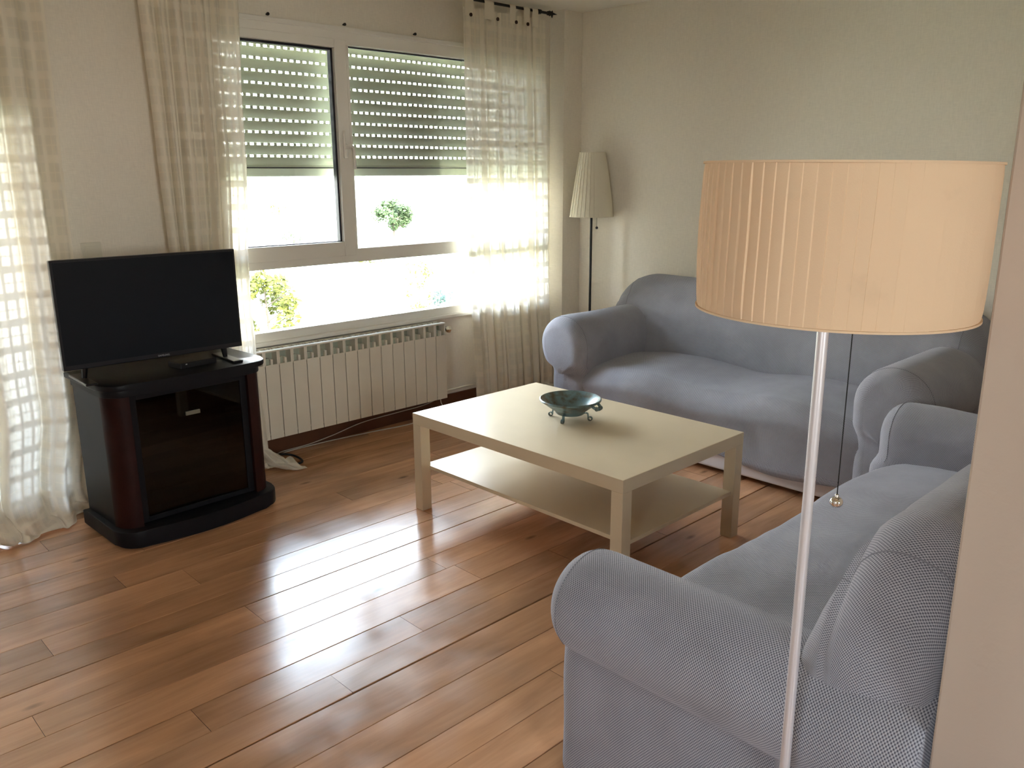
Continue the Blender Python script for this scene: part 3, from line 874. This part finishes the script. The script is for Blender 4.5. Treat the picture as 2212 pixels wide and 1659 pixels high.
def sofa(root, Wd, D, arm_t, r, arm_h, seat_h, back_h, zb, seed, hump=0.0, back_t=0.25, skirt=None, rec=0.02, xin=0.03):
    """local frame: width along x, front at +y"""
    zc = arm_h - r
    sc = -arm_t + r
    # --- arms
    for sgn in (-1, 1):
        prof = [(0.0, zb)]
        for k in range(1, 8): prof.append((0.0, zb+(zc-zb)*k/8*0.62))
        th0 = -math.acos(max(-1, min(1, -sc/r)))
        prof.append((0.0-0.004, zc+r*math.sin(th0)-0.006))
        for k in range(0, 25):
            th = th0+0.06+(PI-th0-0.06)*k/24
            prof.append((sc+r*math.cos(th), zc+r*math.sin(th)))
        for k in range(1, 6): prof.append((-arm_t, zc-(zc-zb)*k/5))
        for k in range(1, 4): prof.append((-arm_t+arm_t*k/4, zb))
        base = resample([(a, 0, b) for a, b in prof], 90)
        cx, cz = sc*0.9, zc*0.92
        yb_, yf = -D/2+0.002, D/2
        R = 0.075
        rings = []
        def ring(y, inset, lift=0.0):
            o = []
            for p in base:
                q = Vector((p.x, y, p.z))
                # inset towards a vertical spine, keeps the floor line
                spz = min(max(q.z, zb), zc)
                d = Vector((q.x-(sc if q.z > zc-0.1 else -arm_t/2), 0, q.z-spz))
                L_ = d.length
                if L_ > 1e-6:
                    k = max(0.02, (L_-inset)/L_)
                    q = Vector((q.x-d.x*(1-k), y, q.z-d.z*(1-k)))
                q.z = max(q.z, zb)
                lo = max(0.0, min(1.0, (zc-0.55*r-q.z)/0.07)); lo = lo*lo*(3-2*lo)
                q.y -= rec*lo*max(0.0, min(1.0, (y-D/2+0.35)/0.2))
                q.z += lift*max(0, (q.z-0.2))
                w = wob((q.x*1.0, q.y, q.z), 0.006, seed+sgn*3, 6.0)
                q.x += w; 
                if q.z > 0.1: q.z += w*0.6
                q.x = sgn*(Wd/2+q.x)
                o.append(q)
            return o
        ys = [yb_+(yf-R-yb_)*k/26 for k in range(27)]
        for y in ys:
            tb = max(0, 1-(y-yb_)/0.30)          # swells into the backrest
            rings.append(ring(y, -0.010*tb*tb, 0.05*tb*tb))
        for k in range(1, 10):
            a = PI/2*k/9
            rings.append(ring(yf-R+R*math.sin(a)+0.006*math.sin(a), R*(1-math.cos(a))*(0.95)))
        lastc = rings[-1]
        c = sum((Vector(p) for p in lastc), Vector())/len(lastc)
        for q_ in (0.55, 0.15):
            rings.append([Vector((c.x+(p.x-c.x)*q_, p.y+0.004*(1-q_), (c.z+(p.z-c.z)*q_))) for p in lastc])
        arm = loft(rings, 'arm', M_cloth, root)
        sr = rings[28]
        cut = [p for p in sr if p[2] > zc-0.75*r]
        i0 = next(i for i, p in enumerate(sr) if p[2] > zc-0.75*r and sr[i-1][2] <= zc-0.75*r)
        seq = [sr[(i0+k) % len(sr)] for k in range(len(cut))]
        cc = Vector((sgn*(Wd/2+sc), 0, zc))
        bm = bmesh.new()
        tube(bm, [Vector(p)+(Vector((p[0], 0, p[2]))-cc).normalized()*0.0002 for p in seq], 0.0013, 6)
        obj('seam', bm, M_seam, arm, True)
    # --- seat
    xi = Wd/2-arm_t+xin
    yb1 = -D/2+back_t-0.06
    rf = 0.085
    nx = 48
    rings = []
    for i in range(nx+1):
        x = -xi+2*xi*i/nx
        e = abs(x)/xi
        hp = hump*(math.cos(x/xi*2*PI)*-1)        # two cushions
        dz = -0.028*e**6 + hp
        fy = D/2-0.035+hp*0.9-0.012*e**6
        pts = []
        for k in range(15):
            t = k/14
            y = yb1+(fy-rf-yb1)*t
            pts.append((x, y, seat_h+dz-0.03+0.042*math.sin(PI*(0.25+0.55*t))))
        zt = pts[-1][2]
        for k in range(1, 10):
            a = PI/2*k/9
            pts.append((x, fy-rf+rf*math.sin(a), zt-rf*1.25*(1-math.cos(a))))
        z1 = pts[-1][2]
        for k in range(1, 13):
            t = k/12
            pts.append((x, fy-0.012*math.sin(PI*t)-0.03*t, z1+(zb+0.0-z1)*t + (0.012*math.sin(x*9+seed) if t == 1 else 0)))
        for k in range(1, 6): pts.append((x, fy-0.03+(yb1-fy+0.03)*k/6, zb))
        for k in range(0, 6): pts.append((x, yb1, zb+(seat_h-0.06-zb)*k/6))
        pts = [Vector(p) for p in pts]
        for p in pts:
            w = wob(p, 0.012, seed+9, 3.2)+wob(p, 0.004, seed+4, 11)
            p.z += w if p.z > zb+0.02 else 0
            p.y += w*0.5
        rings.append(pts)
    loft(rings, 'seat', M_cloth, root, uoff=3.0)
    # --- backrest
    R = 0.24; xo = Wd/2+0.035
    za = arm_h-0.08
    top_r = 0.10
    rings = []
    xs = [-xo+2*xo*i/60 for i in range(61)]
    # denser near the rounded ends
    ends = [xo-R*(1-math.cos(PI/2*(1-k/12))) if False else xo-R+R*math.sin(PI/2*k/12) for k in range(13)]
    xs = sorted([-e for e in ends]+ends+[(-xo+R)+(2*(xo-R))*i/40 for i in range(1, 40)])
    for x in xs:
        e = max(0.0, (abs(x)-(xo-R))/R)
        k_ = math.sqrt(max(0.0, 1-e*e))
        yf = -D/2+back_t
        pts = [(yf+0.015, seat_h-0.12), (yf+0.012, seat_h-0.03), (yf+0.002, seat_h+0.06), (yf-0.015, seat_h+0.15), (yf-0.040, seat_h+0.24), (yf-0.072, seat_h+0.33)]
        yt = yf-0.085; zt = back_h-top_r
        bt = yt-(-D/2)
        for q in range(9):
            a = PI*q/8
            pts.append((-D/2+bt/2+bt/2*math.cos(a)*0.98, zt+top_r*math.sin(a)**0.8 if 0 < q < 8 else zt))
        pts += [(-D/2, 0.5), (-D/2, 0.3), (-D/2, zb), (yf*0.4-D/2*0.6, zb), (yf-0.02, zb+0.05)]
        P3 = resample([(x, a, b) for a, b in pts], 70)
        ring = []
        for p in P3:
            q = Vector(p)
            if q.z > za: q.z = za+(q.z-za)*(0.06+0.94*k_)
            cyy = -D/2+back_t*0.42
            shrink = 0.55+0.45*k_**0.6
            q.y = cyy+(q.y-cyy)*(shrink if q.y > cyy else (0.85+0.15*k_))
            w = wob(q, 0.010, seed+20, 2.8)+wob(q, 0.003, seed, 12)
            q.y += w; 
            if q.z > za: q.z += w*0.7
            ring.append(q)
        rings.append(ring)
    bk = loft(rings, 'backrest', M_cloth, root, uoff=7.0)
    for xx in (-1, 1):
        j = min(range(len(xs)), key=lambda i: abs(xs[i]-xx*(xo-0.13)))
        sr = rings[j]
        i0 = next(i for i, p in enumerate(sr) if p[2] > seat_h+0.1 and sr[i-1][2] <= seat_h+0.1)
        seq = []
        for k in range(len(sr)):
            p = sr[(i0+k) % len(sr)]
            if p[2] <= seat_h+0.1: break
            seq.append(p)
        bm = bmesh.new(); tube(bm, seq, 0.0015, 6); obj('seam', bm, M_seam, bk, True)
    if skirt:
        obj('lining', B(-Wd/2+0.03, Wd/2-0.03, -D/2+0.05, D/2-0.095, 0.025, zb+0.04, bev=0.01), M_lining, root)
        for sx_ in (-1, 1):
            for sy_ in (-1, 1):
                bm = bmesh.new(); tube(bm, [(sx_*(Wd/2-0.12), sy_*(D/2-0.14), 0.0), (sx_*(Wd/2-0.12), sy_*(D/2-0.14), 0.04)], 0.025, 14)
                obj('foot', bm, M_black, root)

s1 = empty('sofa', (1.725, 0.54, 0), PI/2, 'blue-grey covered sofa against the right wall, white lining showing below', 'sofa')
sofa(s1, 2.08, 0.94, 0.29, 0.17, 0.695, 0.445, 0.875, 0.095, 2, hump=0.012, back_t=0.36, skirt=True, rec=0.045, xin=0.17)
s2 = empty('sofa', (0.165, -0.872, 0), 0, 'grey knit covered sofa nearest the camera, back to the partition wall', 'sofa')
sofa(s2, 1.93, 0.84, 0.17, 0.125, 0.615, 0.45, 0.865, 0.012, 6, hump=0.004, back_t=0.29, rec=-0.028)

# ------------------------------------------------------------ coffee table
def table():
    root = empty('coffee_table', (0, 0, 0), 0, 'low birch-effect coffee table with lower shelf in front of the sofas', 'coffee table')
    L_, W_, H_ = 1.18, 0.78, 0.45
    obj('tabletop', B(0, W_, 0, L_, H_-0.05, H_, bev=0.0015), M_birch, root)
    t = 0.052
    for x in (0, W_-t):
        for y in (0, L_-t):
            obj('leg', B(x+0.0005, x+t, y+0.0005, y+t, 0, H_-0.0505, bev=0.0015), M_birch, root)
    obj('shelf', B(t*0.9, W_-t*0.9, 0.012, L_-0.012, 0.188, 0.204, bev=0.001), M_birch, root)
table()

# ------------------------------------------------------------ bowl
def bowl():
    m, t, p = new_mat('patina_bronze'); L = t.links.new
    co = N(t, 'ShaderNodeTexCoord'); nz = N(t, 'ShaderNodeTexNoise', inputs={'Scale': 26.0, 'Detail': 6.0}); L(co.outputs['Object'], nz.inputs['Vector'])
    r = N(t, 'ShaderNodeValToRGB')
    r.color_ramp.elements[0].position = 0.36; r.color_ramp.elements[0].color = (0.10, 0.08, 0.045, 1)
    r.color_ramp.elements[1].position = 0.58; r.color_ramp.elements[1].color = (0.15, 0.24, 0.26, 1)
    L(nz.outputs[0], r.inputs[0]); L(r.outputs[0], p.inputs['Base Color'])
    bp = N(t, 'ShaderNodeBump', inputs={'Strength': 0.4, 'Distance': 0.002}); L(nz.outputs[0], bp.inputs['Height']); L(bp.outputs[0], p.inputs['Normal'])
    p.inputs['Roughness'].default_value = 0.32; p.inputs['Metallic'].default_value = 0.25
    root = empty('footed_bowl', (0.430, 0.632, 0.45), math.radians(-84), 'blue-green patinated footed bowl standing on the coffee table', 'bowl')
    bm = bmesh.new()
    prof = [(0.004, 0.020), (0.045, 0.020), (0.058, 0.022), (0.064, 0.028), (0.065, 0.034), (0.082, 0.046), (0.101, 0.060), (0.118, 0.073), (0.128, 0.079), (0.133, 0.083), (0.133, 0.087), (0.129, 0.090), (0.124, 0.088),
            (0.112, 0.077), (0.106, 0.074), (0.098, 0.064), (0.075, 0.046), (0.045, 0.034), (0.004, 0.031)]
    lathe(bm, prof, 64)
    obj('dish', bm, m, root, True, auto=0.9)
    def leg_bm():
        bm = bmesh.new()
        pts = [(0.050, 0, 0.028), (0.057, 0, 0.018), (0.058, 0, 0.006), (0.060, 0, 0.000)]
        curl = [(0.082+0.0085+0.0085*math.cos(a), 0.0095+0.0080*math.sin(a)) for a in [PI+2*PI*k/14*0.97 for k in range(15)]]
        path = [(0.062, 0.030), (0.073, 0.033), (0.080, 0.030), (0.0815, 0.020)] + curl
        w = 0.0055; th = 0.0016
        prev = None
        for i, (x, z) in enumerate(path):
            j = min(i+1, len(path)-1); k = max(i-1, 0)
            tx, tz = path[j][0]-path[k][0], path[j][1]-path[k][1]; d = math.hypot(tx, tz) or 1
            nx_, nz_ = -tz/d*th, tx/d*th
            cur = [bm.verts.new((x+nx_, -w, z+nz_)), bm.verts.new((x+nx_, w, z+nz_)), bm.verts.new((x-nx_, w, z-nz_)), bm.verts.new((x-nx_, -w, z-nz_))]
            if prev:
                for q in range(4): bm.faces.new((prev[q], prev[(q+1) % 4], cur[(q+1) % 4], cur[q]))
            else: bm.faces.new(cur)
            prev = cur
        bm.faces.new(prev)
        for v in bm.verts: v.co.z = max(v.co.z-0.0006, 0.0)
        return bm
    for k in range(4):
        l = obj('leg', leg_bm(), m, root); l.rotation_euler = (0, 0, PI/2*k+math.radians(21+84))
    for a in (0, PI):
        bm = bmesh.new()
        pts = []
        for k in range(13):
            q = -0.9*PI/2+1.8*PI/2*k/12
            pts.append((0.124+0.026*math.cos(q), 0.024*math.sin(q), 0.082-0.016*math.cos(q)))
        tube(bm, pts, 0.0065, 10)
        ball(bm, (0.145, 0.014, 0.069), 0.010); ball(bm, (0.145, -0.014, 0.069), 0.010)
        h = obj('handle', bm, m, root, True); h.rotation_euler = (0, 0, a)
bowl()

# ------------------------------------------------------------ tv cabinet, tv, box
def cabinet():
    cx, cy = -0.775, 1.84
    root = empty('tv_cabinet', (cx, cy, 0), math.radians(2.5), 'black bow-fronted cabinet with glass door under the television', 'cabinet')
    def outline(hw, yb, yf, ch, bow, rr=0.02, n=10):
        pts = [(-hw, yb), (-hw, yf+ch)]
        # rounded chamfer corner
        for k in range(1, 6):
            a = PI/2*k/6
            pts.append((-hw+ch*0.9*(1-math.cos(a)), yf+ch-ch*math.sin(a)))
        for k in range(n+1):
            t = k/n
            pts.append((-hw+ch+(2*hw-2*ch)*t, yf-bow*math.sin(PI*t)))
        for k in range(5, 0, -1):
            a = PI/2*k/6
            pts.append((hw-ch*0.9*(1-math.cos(a)), yf+ch-ch*math.sin(a)))
        pts += [(hw, yf+ch), (hw, yb)]
        return pts[::-1]
    bm = bmesh.new(); prism(bm, outline(0.360, 0.205, -0.215, 0.10, 0.03), 0.012, 0.078, 0.006)
    prism(bm, outline(0.345, 0.195, -0.20, 0.10, 0.03), 0.0, 0.012)
    obj('plinth', bm, M_cab, root, True, auto=0.5)
    bm = bmesh.new(); prism(bm, outline(0.358, 0.215, -0.205, 0.095, 0.018), 0.660, 0.684, 0.005)
    obj('top_panel', bm, M_cab, root, True, auto=0.5)
    bm = bmesh.new(); prism(bm, outline(0.340, 0.205, -0.18, 0.085, 0.014), 0.628, 0.660, 0.002)
    obj('cornice', bm, M_cab, root, True, auto=0.5)
    bm = bmesh.new()
    box(bm, -0.335, -0.317, -0.09, 0.20, 0.078, 0.628); box(bm, 0.317, 0.335, -0.09, 0.20, 0.078, 0.628)
    box(bm, -0.317, 0.317, 0.19, 0.20, 0.078, 0.628)
    obj('carcass', bm, M_cab, root)
    for s in (-1, 1):
        bm = bmesh.new()
        pts = []
        for k in range(13):
            a = PI/2*k/12
            pts.append((s*(0.255+0.082*math.sin(a)), -0.085-0.085*math.cos(a)))
        pts += [(s*0.30, -0.085), (s*0.255, -0.12)]
        if s < 0: pts = pts[::-1]
        prism(bm, pts, 0.078, 0.628)
        obj('column', bm, M_ccol, root, True, auto=0.5)['label'] = 'dark red-brown rounded corner column'
    obj('shelf', B(-0.312, 0.312, -0.10, 0.185, 0.480, 0.494), M_cab, root)
    bm = bmesh.new()
    box(bm, -0.253, -0.225, -0.155, -0.140, 0.084, 0.622, bev=0.002); box(bm, 0.225, 0.253, -0.155, -0.140, 0.084, 0.622, bev=0.002)
    box(bm, -0.225, 0.225, -0.155, -0.140, 0.084, 0.105, bev=0.002); box(bm, -0.225, 0.225, -0.155, -0.140, 0.604, 0.622, bev=0.002)
    d = obj('glass_door', bm, M_cab, root)
    obj('pane', B(-0.226, 0.226, -0.150, -0.146, 0.104, 0.605), M_smoke, d)
    obj('door_catch', B(-0.028, 0.034, -0.158, -0.150, 0.498, 0.514, bev=0.001), pmat('catch_plate', (0.16, 0.15, 0.11), 0.5), d)['label'] = 'pale metal catch plate on the glass'
cabinet()

def tv():
    root = empty('television', (-0.838, 1.80, 0.684), math.radians(-1.5), 'black flat-screen television standing on the dark cabinet', 'television')
    w, h, z0 = 0.729, 0.428, 0.050
    bm = bmesh.new(); box(bm, -w/2, w/2, -0.006, 0.020, z0, z0+h, bev=0.003)
    box(bm, -w/2+0.06, w/2-0.06, 0.020, 0.055, z0+0.02, z0+h-0.10, bev=0.012)
    obj('housing', bm, M_tvb, root)
    obj('screen', B(-w/2+0.009, w/2-0.009, -0.0075, -0.005, z0+0.020, z0+h-0.009), M_screen, root)
    for s in (-1, 1):
        bm = bmesh.new()
        x = s*0.285
        tube(bm, [(x, 0.012, z0+0.004), (x+s*0.005, 0.012, 0.010)], [0.014, 0.010], 8)
        box(bm, x-0.022+s*0.012, x+0.022+s*0.012, -0.105, 0.125, 0.0, 0.009, bev=0.003)
        obj('foot', bm, M_tvb, root)
    cu = bpy.data.curves.new('logo', 'FONT'); cu.body = 'SAMSUNG'; cu.size = 0.0105; cu.extrude = 0.0003; cu.align_x = 'CENTER'
    tmp = bpy.data.objects.new('logo_curve', cu); COL.objects.link(tmp)
    bpy.context.view_layer.update()
    me = bpy.data.meshes.new_from_object(tmp)
    bpy.data.objects.remove(tmp)
    lo = bpy.data.objects.new('logo', me); COL.objects.link(lo); lo.parent = root
    me.materials.clear(); me.materials.append(M_logo)
    lo.rotation_euler = (PI/2, 0, 0); lo.location = (0.02, -0.0068, z0+0.006)
tv()

bm = bmesh.new(); box(bm, -0.085, 0.085, -0.05, 0.05, 0.0, 0.024, bev=0.003)
r = obj('set_top_box', bm, M_router); r.location = (-0.70, 1.795, 0.684); r.rotation_euler = (0, 0, math.radians(8))
rr = obj('status_light', B(-0.062, -0.055, -0.0515, -0.049, 0.016, 0.020), M_logo, r)
tag(r, 'small flat black box on the cabinet top in front of the television', 'set-top box')

# ------------------------------------------------------------ lamps
def pleated(bm, r0, z0, r1, z1, n, depth, mat=None, nz=10, seed=0, wobble=0.0):
    rnd = random.Random(seed)
    sub = 5
    N_ = n*sub
    off = [rnd.uniform(-0.35, 0.35) for _ in range(n)]
    dp = [depth*rnd.uniform(0.6, 1.25) for _ in range(n)]
    rows = []
    for j in range(nz+1):
        t = j/nz; r = r0+(r1-r0)*t; z = z0+(z1-z0)*t
        row = []
        for i in range(n):
            for s in range(sub):
                # knife pleat: slow rise, sharp fall
                f = (0.0, 0.25, 0.5, 0.75, 1.0)[s]
                a = (i + (0.0, 0.23, 0.46, 0.70, 0.94)[s] + off[i]*0.12*math.sin(PI*t))/n*2*PI
                rr_ = r + dp[i]*f*(0.35+0.65*math.sin(PI*min(max(t, 0.0), 1))**0.4) + wobble*noise.noise(Vector((math.cos(a)*2, math.sin(a)*2, t*1.5+seed)))
                row.append(bm.verts.new((rr_*math.cos(a), rr_*math.sin(a), z)))
        rows.append(row)
    for j in range(nz):
        for k in range(N_):
            f = bm.faces.new((rows[j][k], rows[j][(k+1) % N_], rows[j+1][(k+1) % N_], rows[j+1][k]))
    # inner skin, for cloth thickness
    n2 = 64; inn = []
    for j in range(2):
        r = (r0, r1)[j]-0.002; z = (z0, z1)[j]
        inn.append([bm.verts.new((r*math.cos(2*PI*k/n2), r*math.sin(2*PI*k/n2), z)) for k in range(n2)])
    for k in range(n2): bm.faces.new((inn[0][k], inn[1][k], inn[1][(k+1) % n2], inn[0][(k+1) % n2]))

def hem(bm, r, z, h=0.004, t=0.0022):
    lathe(bm, [(r-t, z), (r+t, z), (r+t, z+h), (r-t, z+h), (r-t, z)], 96, cap=False)

def floor_lamp_near():
    X, Y = -0.952, -1.107
    root = empty('floor_lamp', (X, Y, 0), 0, 'silver floor lamp with wide pleated beige drum shade in the foreground', 'floor lamp')
    bm = bmesh.new(); lathe(bm, [(0.001, 0.0), (0.118, 0.0), (0.120, 0.004), (0.118, 0.012), (0.03, 0.020), (0.012, 0.030), (0.001, 0.030)], 48, cap=False)
    obj('base', bm, M_alu, root, True, auto=0.7)
    bm = bmesh.new(); tube(bm, [(0, 0, 0.02), (0, 0, 1.30)], 0.0085, 24)
    obj('pole', bm, M_alu, root, True, auto=0.6)
    z0, z1 = 1.273, 1.482
    zm = (z0+z1)/2; hh = (z1-z0)/2
    bm = bmesh.new()
    pleated(bm, 0.1935, -hh, 0.1945, hh, 70, 0.0030, seed=4, wobble=0.003, nz=14)
    hem(bm, 0.1945, -hh-0.001, 0.003); hem(bm, 0.1955, hh-0.002, 0.003)
    shade = obj('lamp_shade', bm, M_shade, root, True, auto=0.45)
    shade.location = (0.0075, -0.0075, zm)
    shade.rotation_euler = (math.radians(0.6), math.radians(0.6), 0)
    bm = bmesh.new()
    lathe(bm, [(0.180, z1-0.03), (0.180, z1-0.027), (0.177, z1-0.027), (0.177, z1-0.03), (0.180, z1-0.03)], 64, cap=False)
    for k in range(3):
        a = 2*PI*k/3
        tube(bm, [(0.02*math.cos(a), 0.02*math.sin(a), z1-0.045), (0.179*math.cos(a), 0.179*math.sin(a), z1-0.029)], 0.002, 6)
    obj('shade_frame', bm, M_alu, root)
    bm = bmesh.new(); tube(bm, [(0, 0, 1.30), (0, 0, 1.35)], 0.02, 20); ball(bm, (0, 0, 1.39), 0.03)
    obj('bulb', bm, M_lining, root, True, auto=0.6)
    cxp = 0.075
    cyp = -0.012
    bm = bmesh.new(); tube(bm, [(0.015, 0, 1.31), (cxp*0.8, cyp, 1.305), (cxp, cyp, 1.30), (cxp+0.001, cyp, 0.958)], 0.0010, 6)
    cd = obj('pull_cord', bm, M_black, root)
    bm = bmesh.new(); ball(bm, (cxp+0.001, cyp, 0.950), 0.0105, 24, 16, (1, 1, 0.9)); lathe(bm, [(0.0015, 0.957), (0.003, 0.958), (0.003, 0.963), (0.0015, 0.964)], 12, cxp+0.001, cyp)
    obj('pull_knob', bm, M_chrome, cd, True)
    return root
floor_lamp_near()

def floor_lamp_far():
    X, Y = 2.13, 1.99
    root = empty('floor_lamp', (X, Y, 0), 0, 'slim black floor lamp with tapered cream pleated shade in the corner', 'floor lamp')
    bm = bmesh.new(); lathe(bm, [(0.001, 0.0), (0.10, 0.0), (0.10, 0.012), (0.02, 0.018), (0.001, 0.018)], 40, cap=False)
    obj('base', bm, M_black, root, True, auto=0.7)
    bm = bmesh.new(); tube(bm, [(0, 0, 0.015), (0, 0, 1.25)], 0.0085, 12)
    obj('pole', bm, M_black, root, True, auto=0.6)
    bm = bmesh.new(); pleated(bm, 0.142, 1.195, 0.082, 1.602, 30, 0.006, seed=9, nz=8)
    hem(bm, 0.1425, 1.194); hem(bm, 0.0825, 1.60)
    obj('lamp_shade', bm, M_shade2, root, True, auto=0.45)
    bm = bmesh.new(); tube(bm, [(0, 0, 1.25), (0, 0, 1.30)], 0.016, 16); ball(bm, (0, 0, 1.335), 0.03)
    obj('bulb', bm, M_lining, root, True)
    bm = bmesh.new(); tube(bm, [(0.0, -0.0, 1.26), (0.024, -0.026, 1.255), (0.025, -0.027, 1.13)], 0.0012, 6)
    cd = obj('pull_cord', bm, M_black, root)
    bm = bmesh.new(); ball(bm, (0.025, -0.027, 1.122), 0.009); obj('pull_knob', bm, M_black, cd, True)
floor_lamp_far()

# ------------------------------------------------------------ outside
ZG = -3.2
def outside():
    M_grass = pmat('meadow', (0.36, 0.35, 0.24), 0.95, var=0.25, vscale=0.6, spec=0.1)
    bm = bmesh.new()
    n = 60
    V = {}
    for i in range(n+1):
        for j in range(n+1):
            x = -300+700*i/n; y = -60 + (760*(j/n)**1.8)
            z = ZG + (0 if y < 12 else noise.noise(Vector((x*0.02, y*0.02, 3)))*min(1.6, (y-12)*0.03)) + max(0, (y-120))*0.012
            V[i, j] = bm.verts.new((x, y, z))
    for i in range(n):
        for j in range(n):
            f = bm.faces.new((V[i, j], V[i+1, j], V[i+1, j+1], V[i, j+1])); f.smooth = True
    o = obj('meadow', bm, M_grass); tag(o, kind='structure')
    leaf = {}
    def leafmat(name, c):
        m, t, p = new_mat(name); p.inputs['Base Color'].default_value = (*c, 1); p.inputs['Roughness'].default_value = 0.8
        p.inputs['Specular IOR Level'].default_value = 0.2; return m
    LM = [leafmat('leaf_green', (0.038, 0.060, 0.022)), leafmat('leaf_yellow', (0.055, 0.060, 0.006)), leafmat('leaf_blue', (0.025, 0.042, 0.032))]
    M_bark = pmat('bark', (0.06, 0.045, 0.03), 0.9)
    def gz(x, y):
        return ZG + (0 if y < 12 else noise.noise(Vector((x*0.02, y*0.02, 3)))*min(1.6, (y-12)*0.03)) + max(0, (y-120))*0.012
    def tree(name, x, y, h, w, mi, label, nleaf=900, seed=1, th=0.35, cat='tree', group=None):
        rnd = random.Random(seed)
        root = empty(name, (x, y, gz(x, y)), 0, label, cat, group)
        bm = bmesh.new()
        tube(bm, [(0, 0, -0.3), (0.02*h, 0, h*0.35), (0, 0.01*h, h*0.8)], [0.035*w, 0.025*w, 0.008*w], 8)
        for k in range(5):
            a = rnd.random()*6.28; zz = h*(0.3+0.08*k)
            tube(bm, [(0, 0, zz), (w*0.3*math.cos(a), w*0.3*math.sin(a), zz+h*0.15)], [0.012*w, 0.005*w], 6)
        obj('trunk', bm, M_bark, root)
        bm = bmesh.new()
        blobs = []
        for _ in range(22):
            e_ = rnd.uniform(-1, 1); q_ = math.sqrt(1-e_*e_)*0.36*w; a_ = rnd.random()*6.28
            blobs.append((q_*math.cos(a_), q_*math.sin(a_), h*(th+(1-th)*(0.5+0.42*e_)), w*rnd.uniform(0.10, 0.19)))
        ls = w*0.04
        for _ in range(nleaf):
            bx, by, bz, br = rnd.choice(blobs)
            d = Vector((rnd.gauss(0, 1), rnd.gauss(0, 1), rnd.gauss(0, 1))).normalized()*br*rnd.uniform(0.6, 1.05)
            c = Vector((bx, by, bz))+d; c.z = max(c.z, 0.05)
            u = Vector((rnd.gauss(0, 1), rnd.gauss(0, 1), rnd.gauss(0, 1))).normalized(); v = u.orthogonal().normalized()
            s = ls*rnd.uniform(0.6, 1.4)
            bm.faces.new([bm.verts.new(c+u*s), bm.verts.new(c+v*s*0.5), bm.verts.new(c-u*s), bm.verts.new(c-v*s*0.5)])
        obj('foliage', bm, LM[mi], root)
    def at(px, py, d):
        # ground position seen at pixel, at horizontal distance d
        dd = _f + _r2*((px-1106)/1792.43) + _u2*((829.5-py)/1792.43)
        hd = math.hypot(dd.x, dd.y)
        return (-2.129+dd.x/hd*d, -1.66+dd.y/hd*d)
    specs = [('tree', 850, 62, 2.9, 3.0, 0, 'green round-crowned tree standing alone in the meadow', 4500),
             ('shrub', 902, 66, 2.0, 1.2, 2, 'small bluish shrub just right of the lone green tree', 500),
             ('shrub', 632, 60, 0.9, 1.8, 0, 'low green shrub seen through the left pane', 500),
             ('shrub', 605, 110, 1.6, 2.4, 1, 'far pale shrub near the top of the left pane', 500),
             ('shrub', 795, 45, 0.6, 1.8, 1, 'low green shrub at the foot of the right pane', 400),
             ('shrub', 562, 21, 2.4, 1.9, 1, 'yellow-green bush at the left edge of the lower pane', 2600),
             ('shrub', 900, 26, 2.0, 1.2, 1, 'yellow-green bush at the right of the lower pane', 700),
             ('shrub', 975, 22, 1.9, 1.3, 2, 'pale bluish bush beside the right curtain', 600),
             ('shrub', 800, 14, 0.5, 1.6, 1, 'sparse yellow shrub low in the middle of the lower pane', 350)]
    for i, (nm, px, d, h, w, mi, lb, nl) in enumerate(specs):
        x, y = at(px, 500, d)
        tree(nm, x, y, h, w, mi, lb, nl, seed=20+i, th=0.35 if nm == 'tree' else 0.12, cat='tree' if nm == 'tree' else 'shrub')
    M_hw = pmat('house_render', (0.16, 0.13, 0.17), 0.9); M_hr = pmat('house_roof', (0.09, 0.06, 0.08), 0.9)
    for i, (px, lb) in enumerate(((600, 'distant house on the horizon through the left pane'), (700, 'distant house on the horizon beside the window mullion'), (885, 'distant long house on the horizon above the lone tree'))):
        x, y = at(px, 400, 270)
        rt = empty('house', (x, y, gz(x, y)), math.radians(-40), lb, 'house')
        w = 7 if i < 2 else 16
        obj('wall', B(-w/2, w/2, -3, 3, -1, 2.6), M_hw, rt)
        bm = bmesh.new()
        a = [bm.verts.new(p) for p in ((-w/2-.4, -3.4, 2.6), (w/2+.4, -3.4, 2.6), (w/2+.4, 3.4, 2.6), (-w/2-.4, 3.4, 2.6), (-w/2, 0, 4.2), (w/2, 0, 4.2))]
        for f in ((0, 1, 5, 4), (2, 3, 4, 5), (0, 4, 3), (1, 2, 5), (0, 3, 2, 1)): bm.faces.new([a[k] for k in f])
        obj('roof', bm, M_hr, rt)
outside()
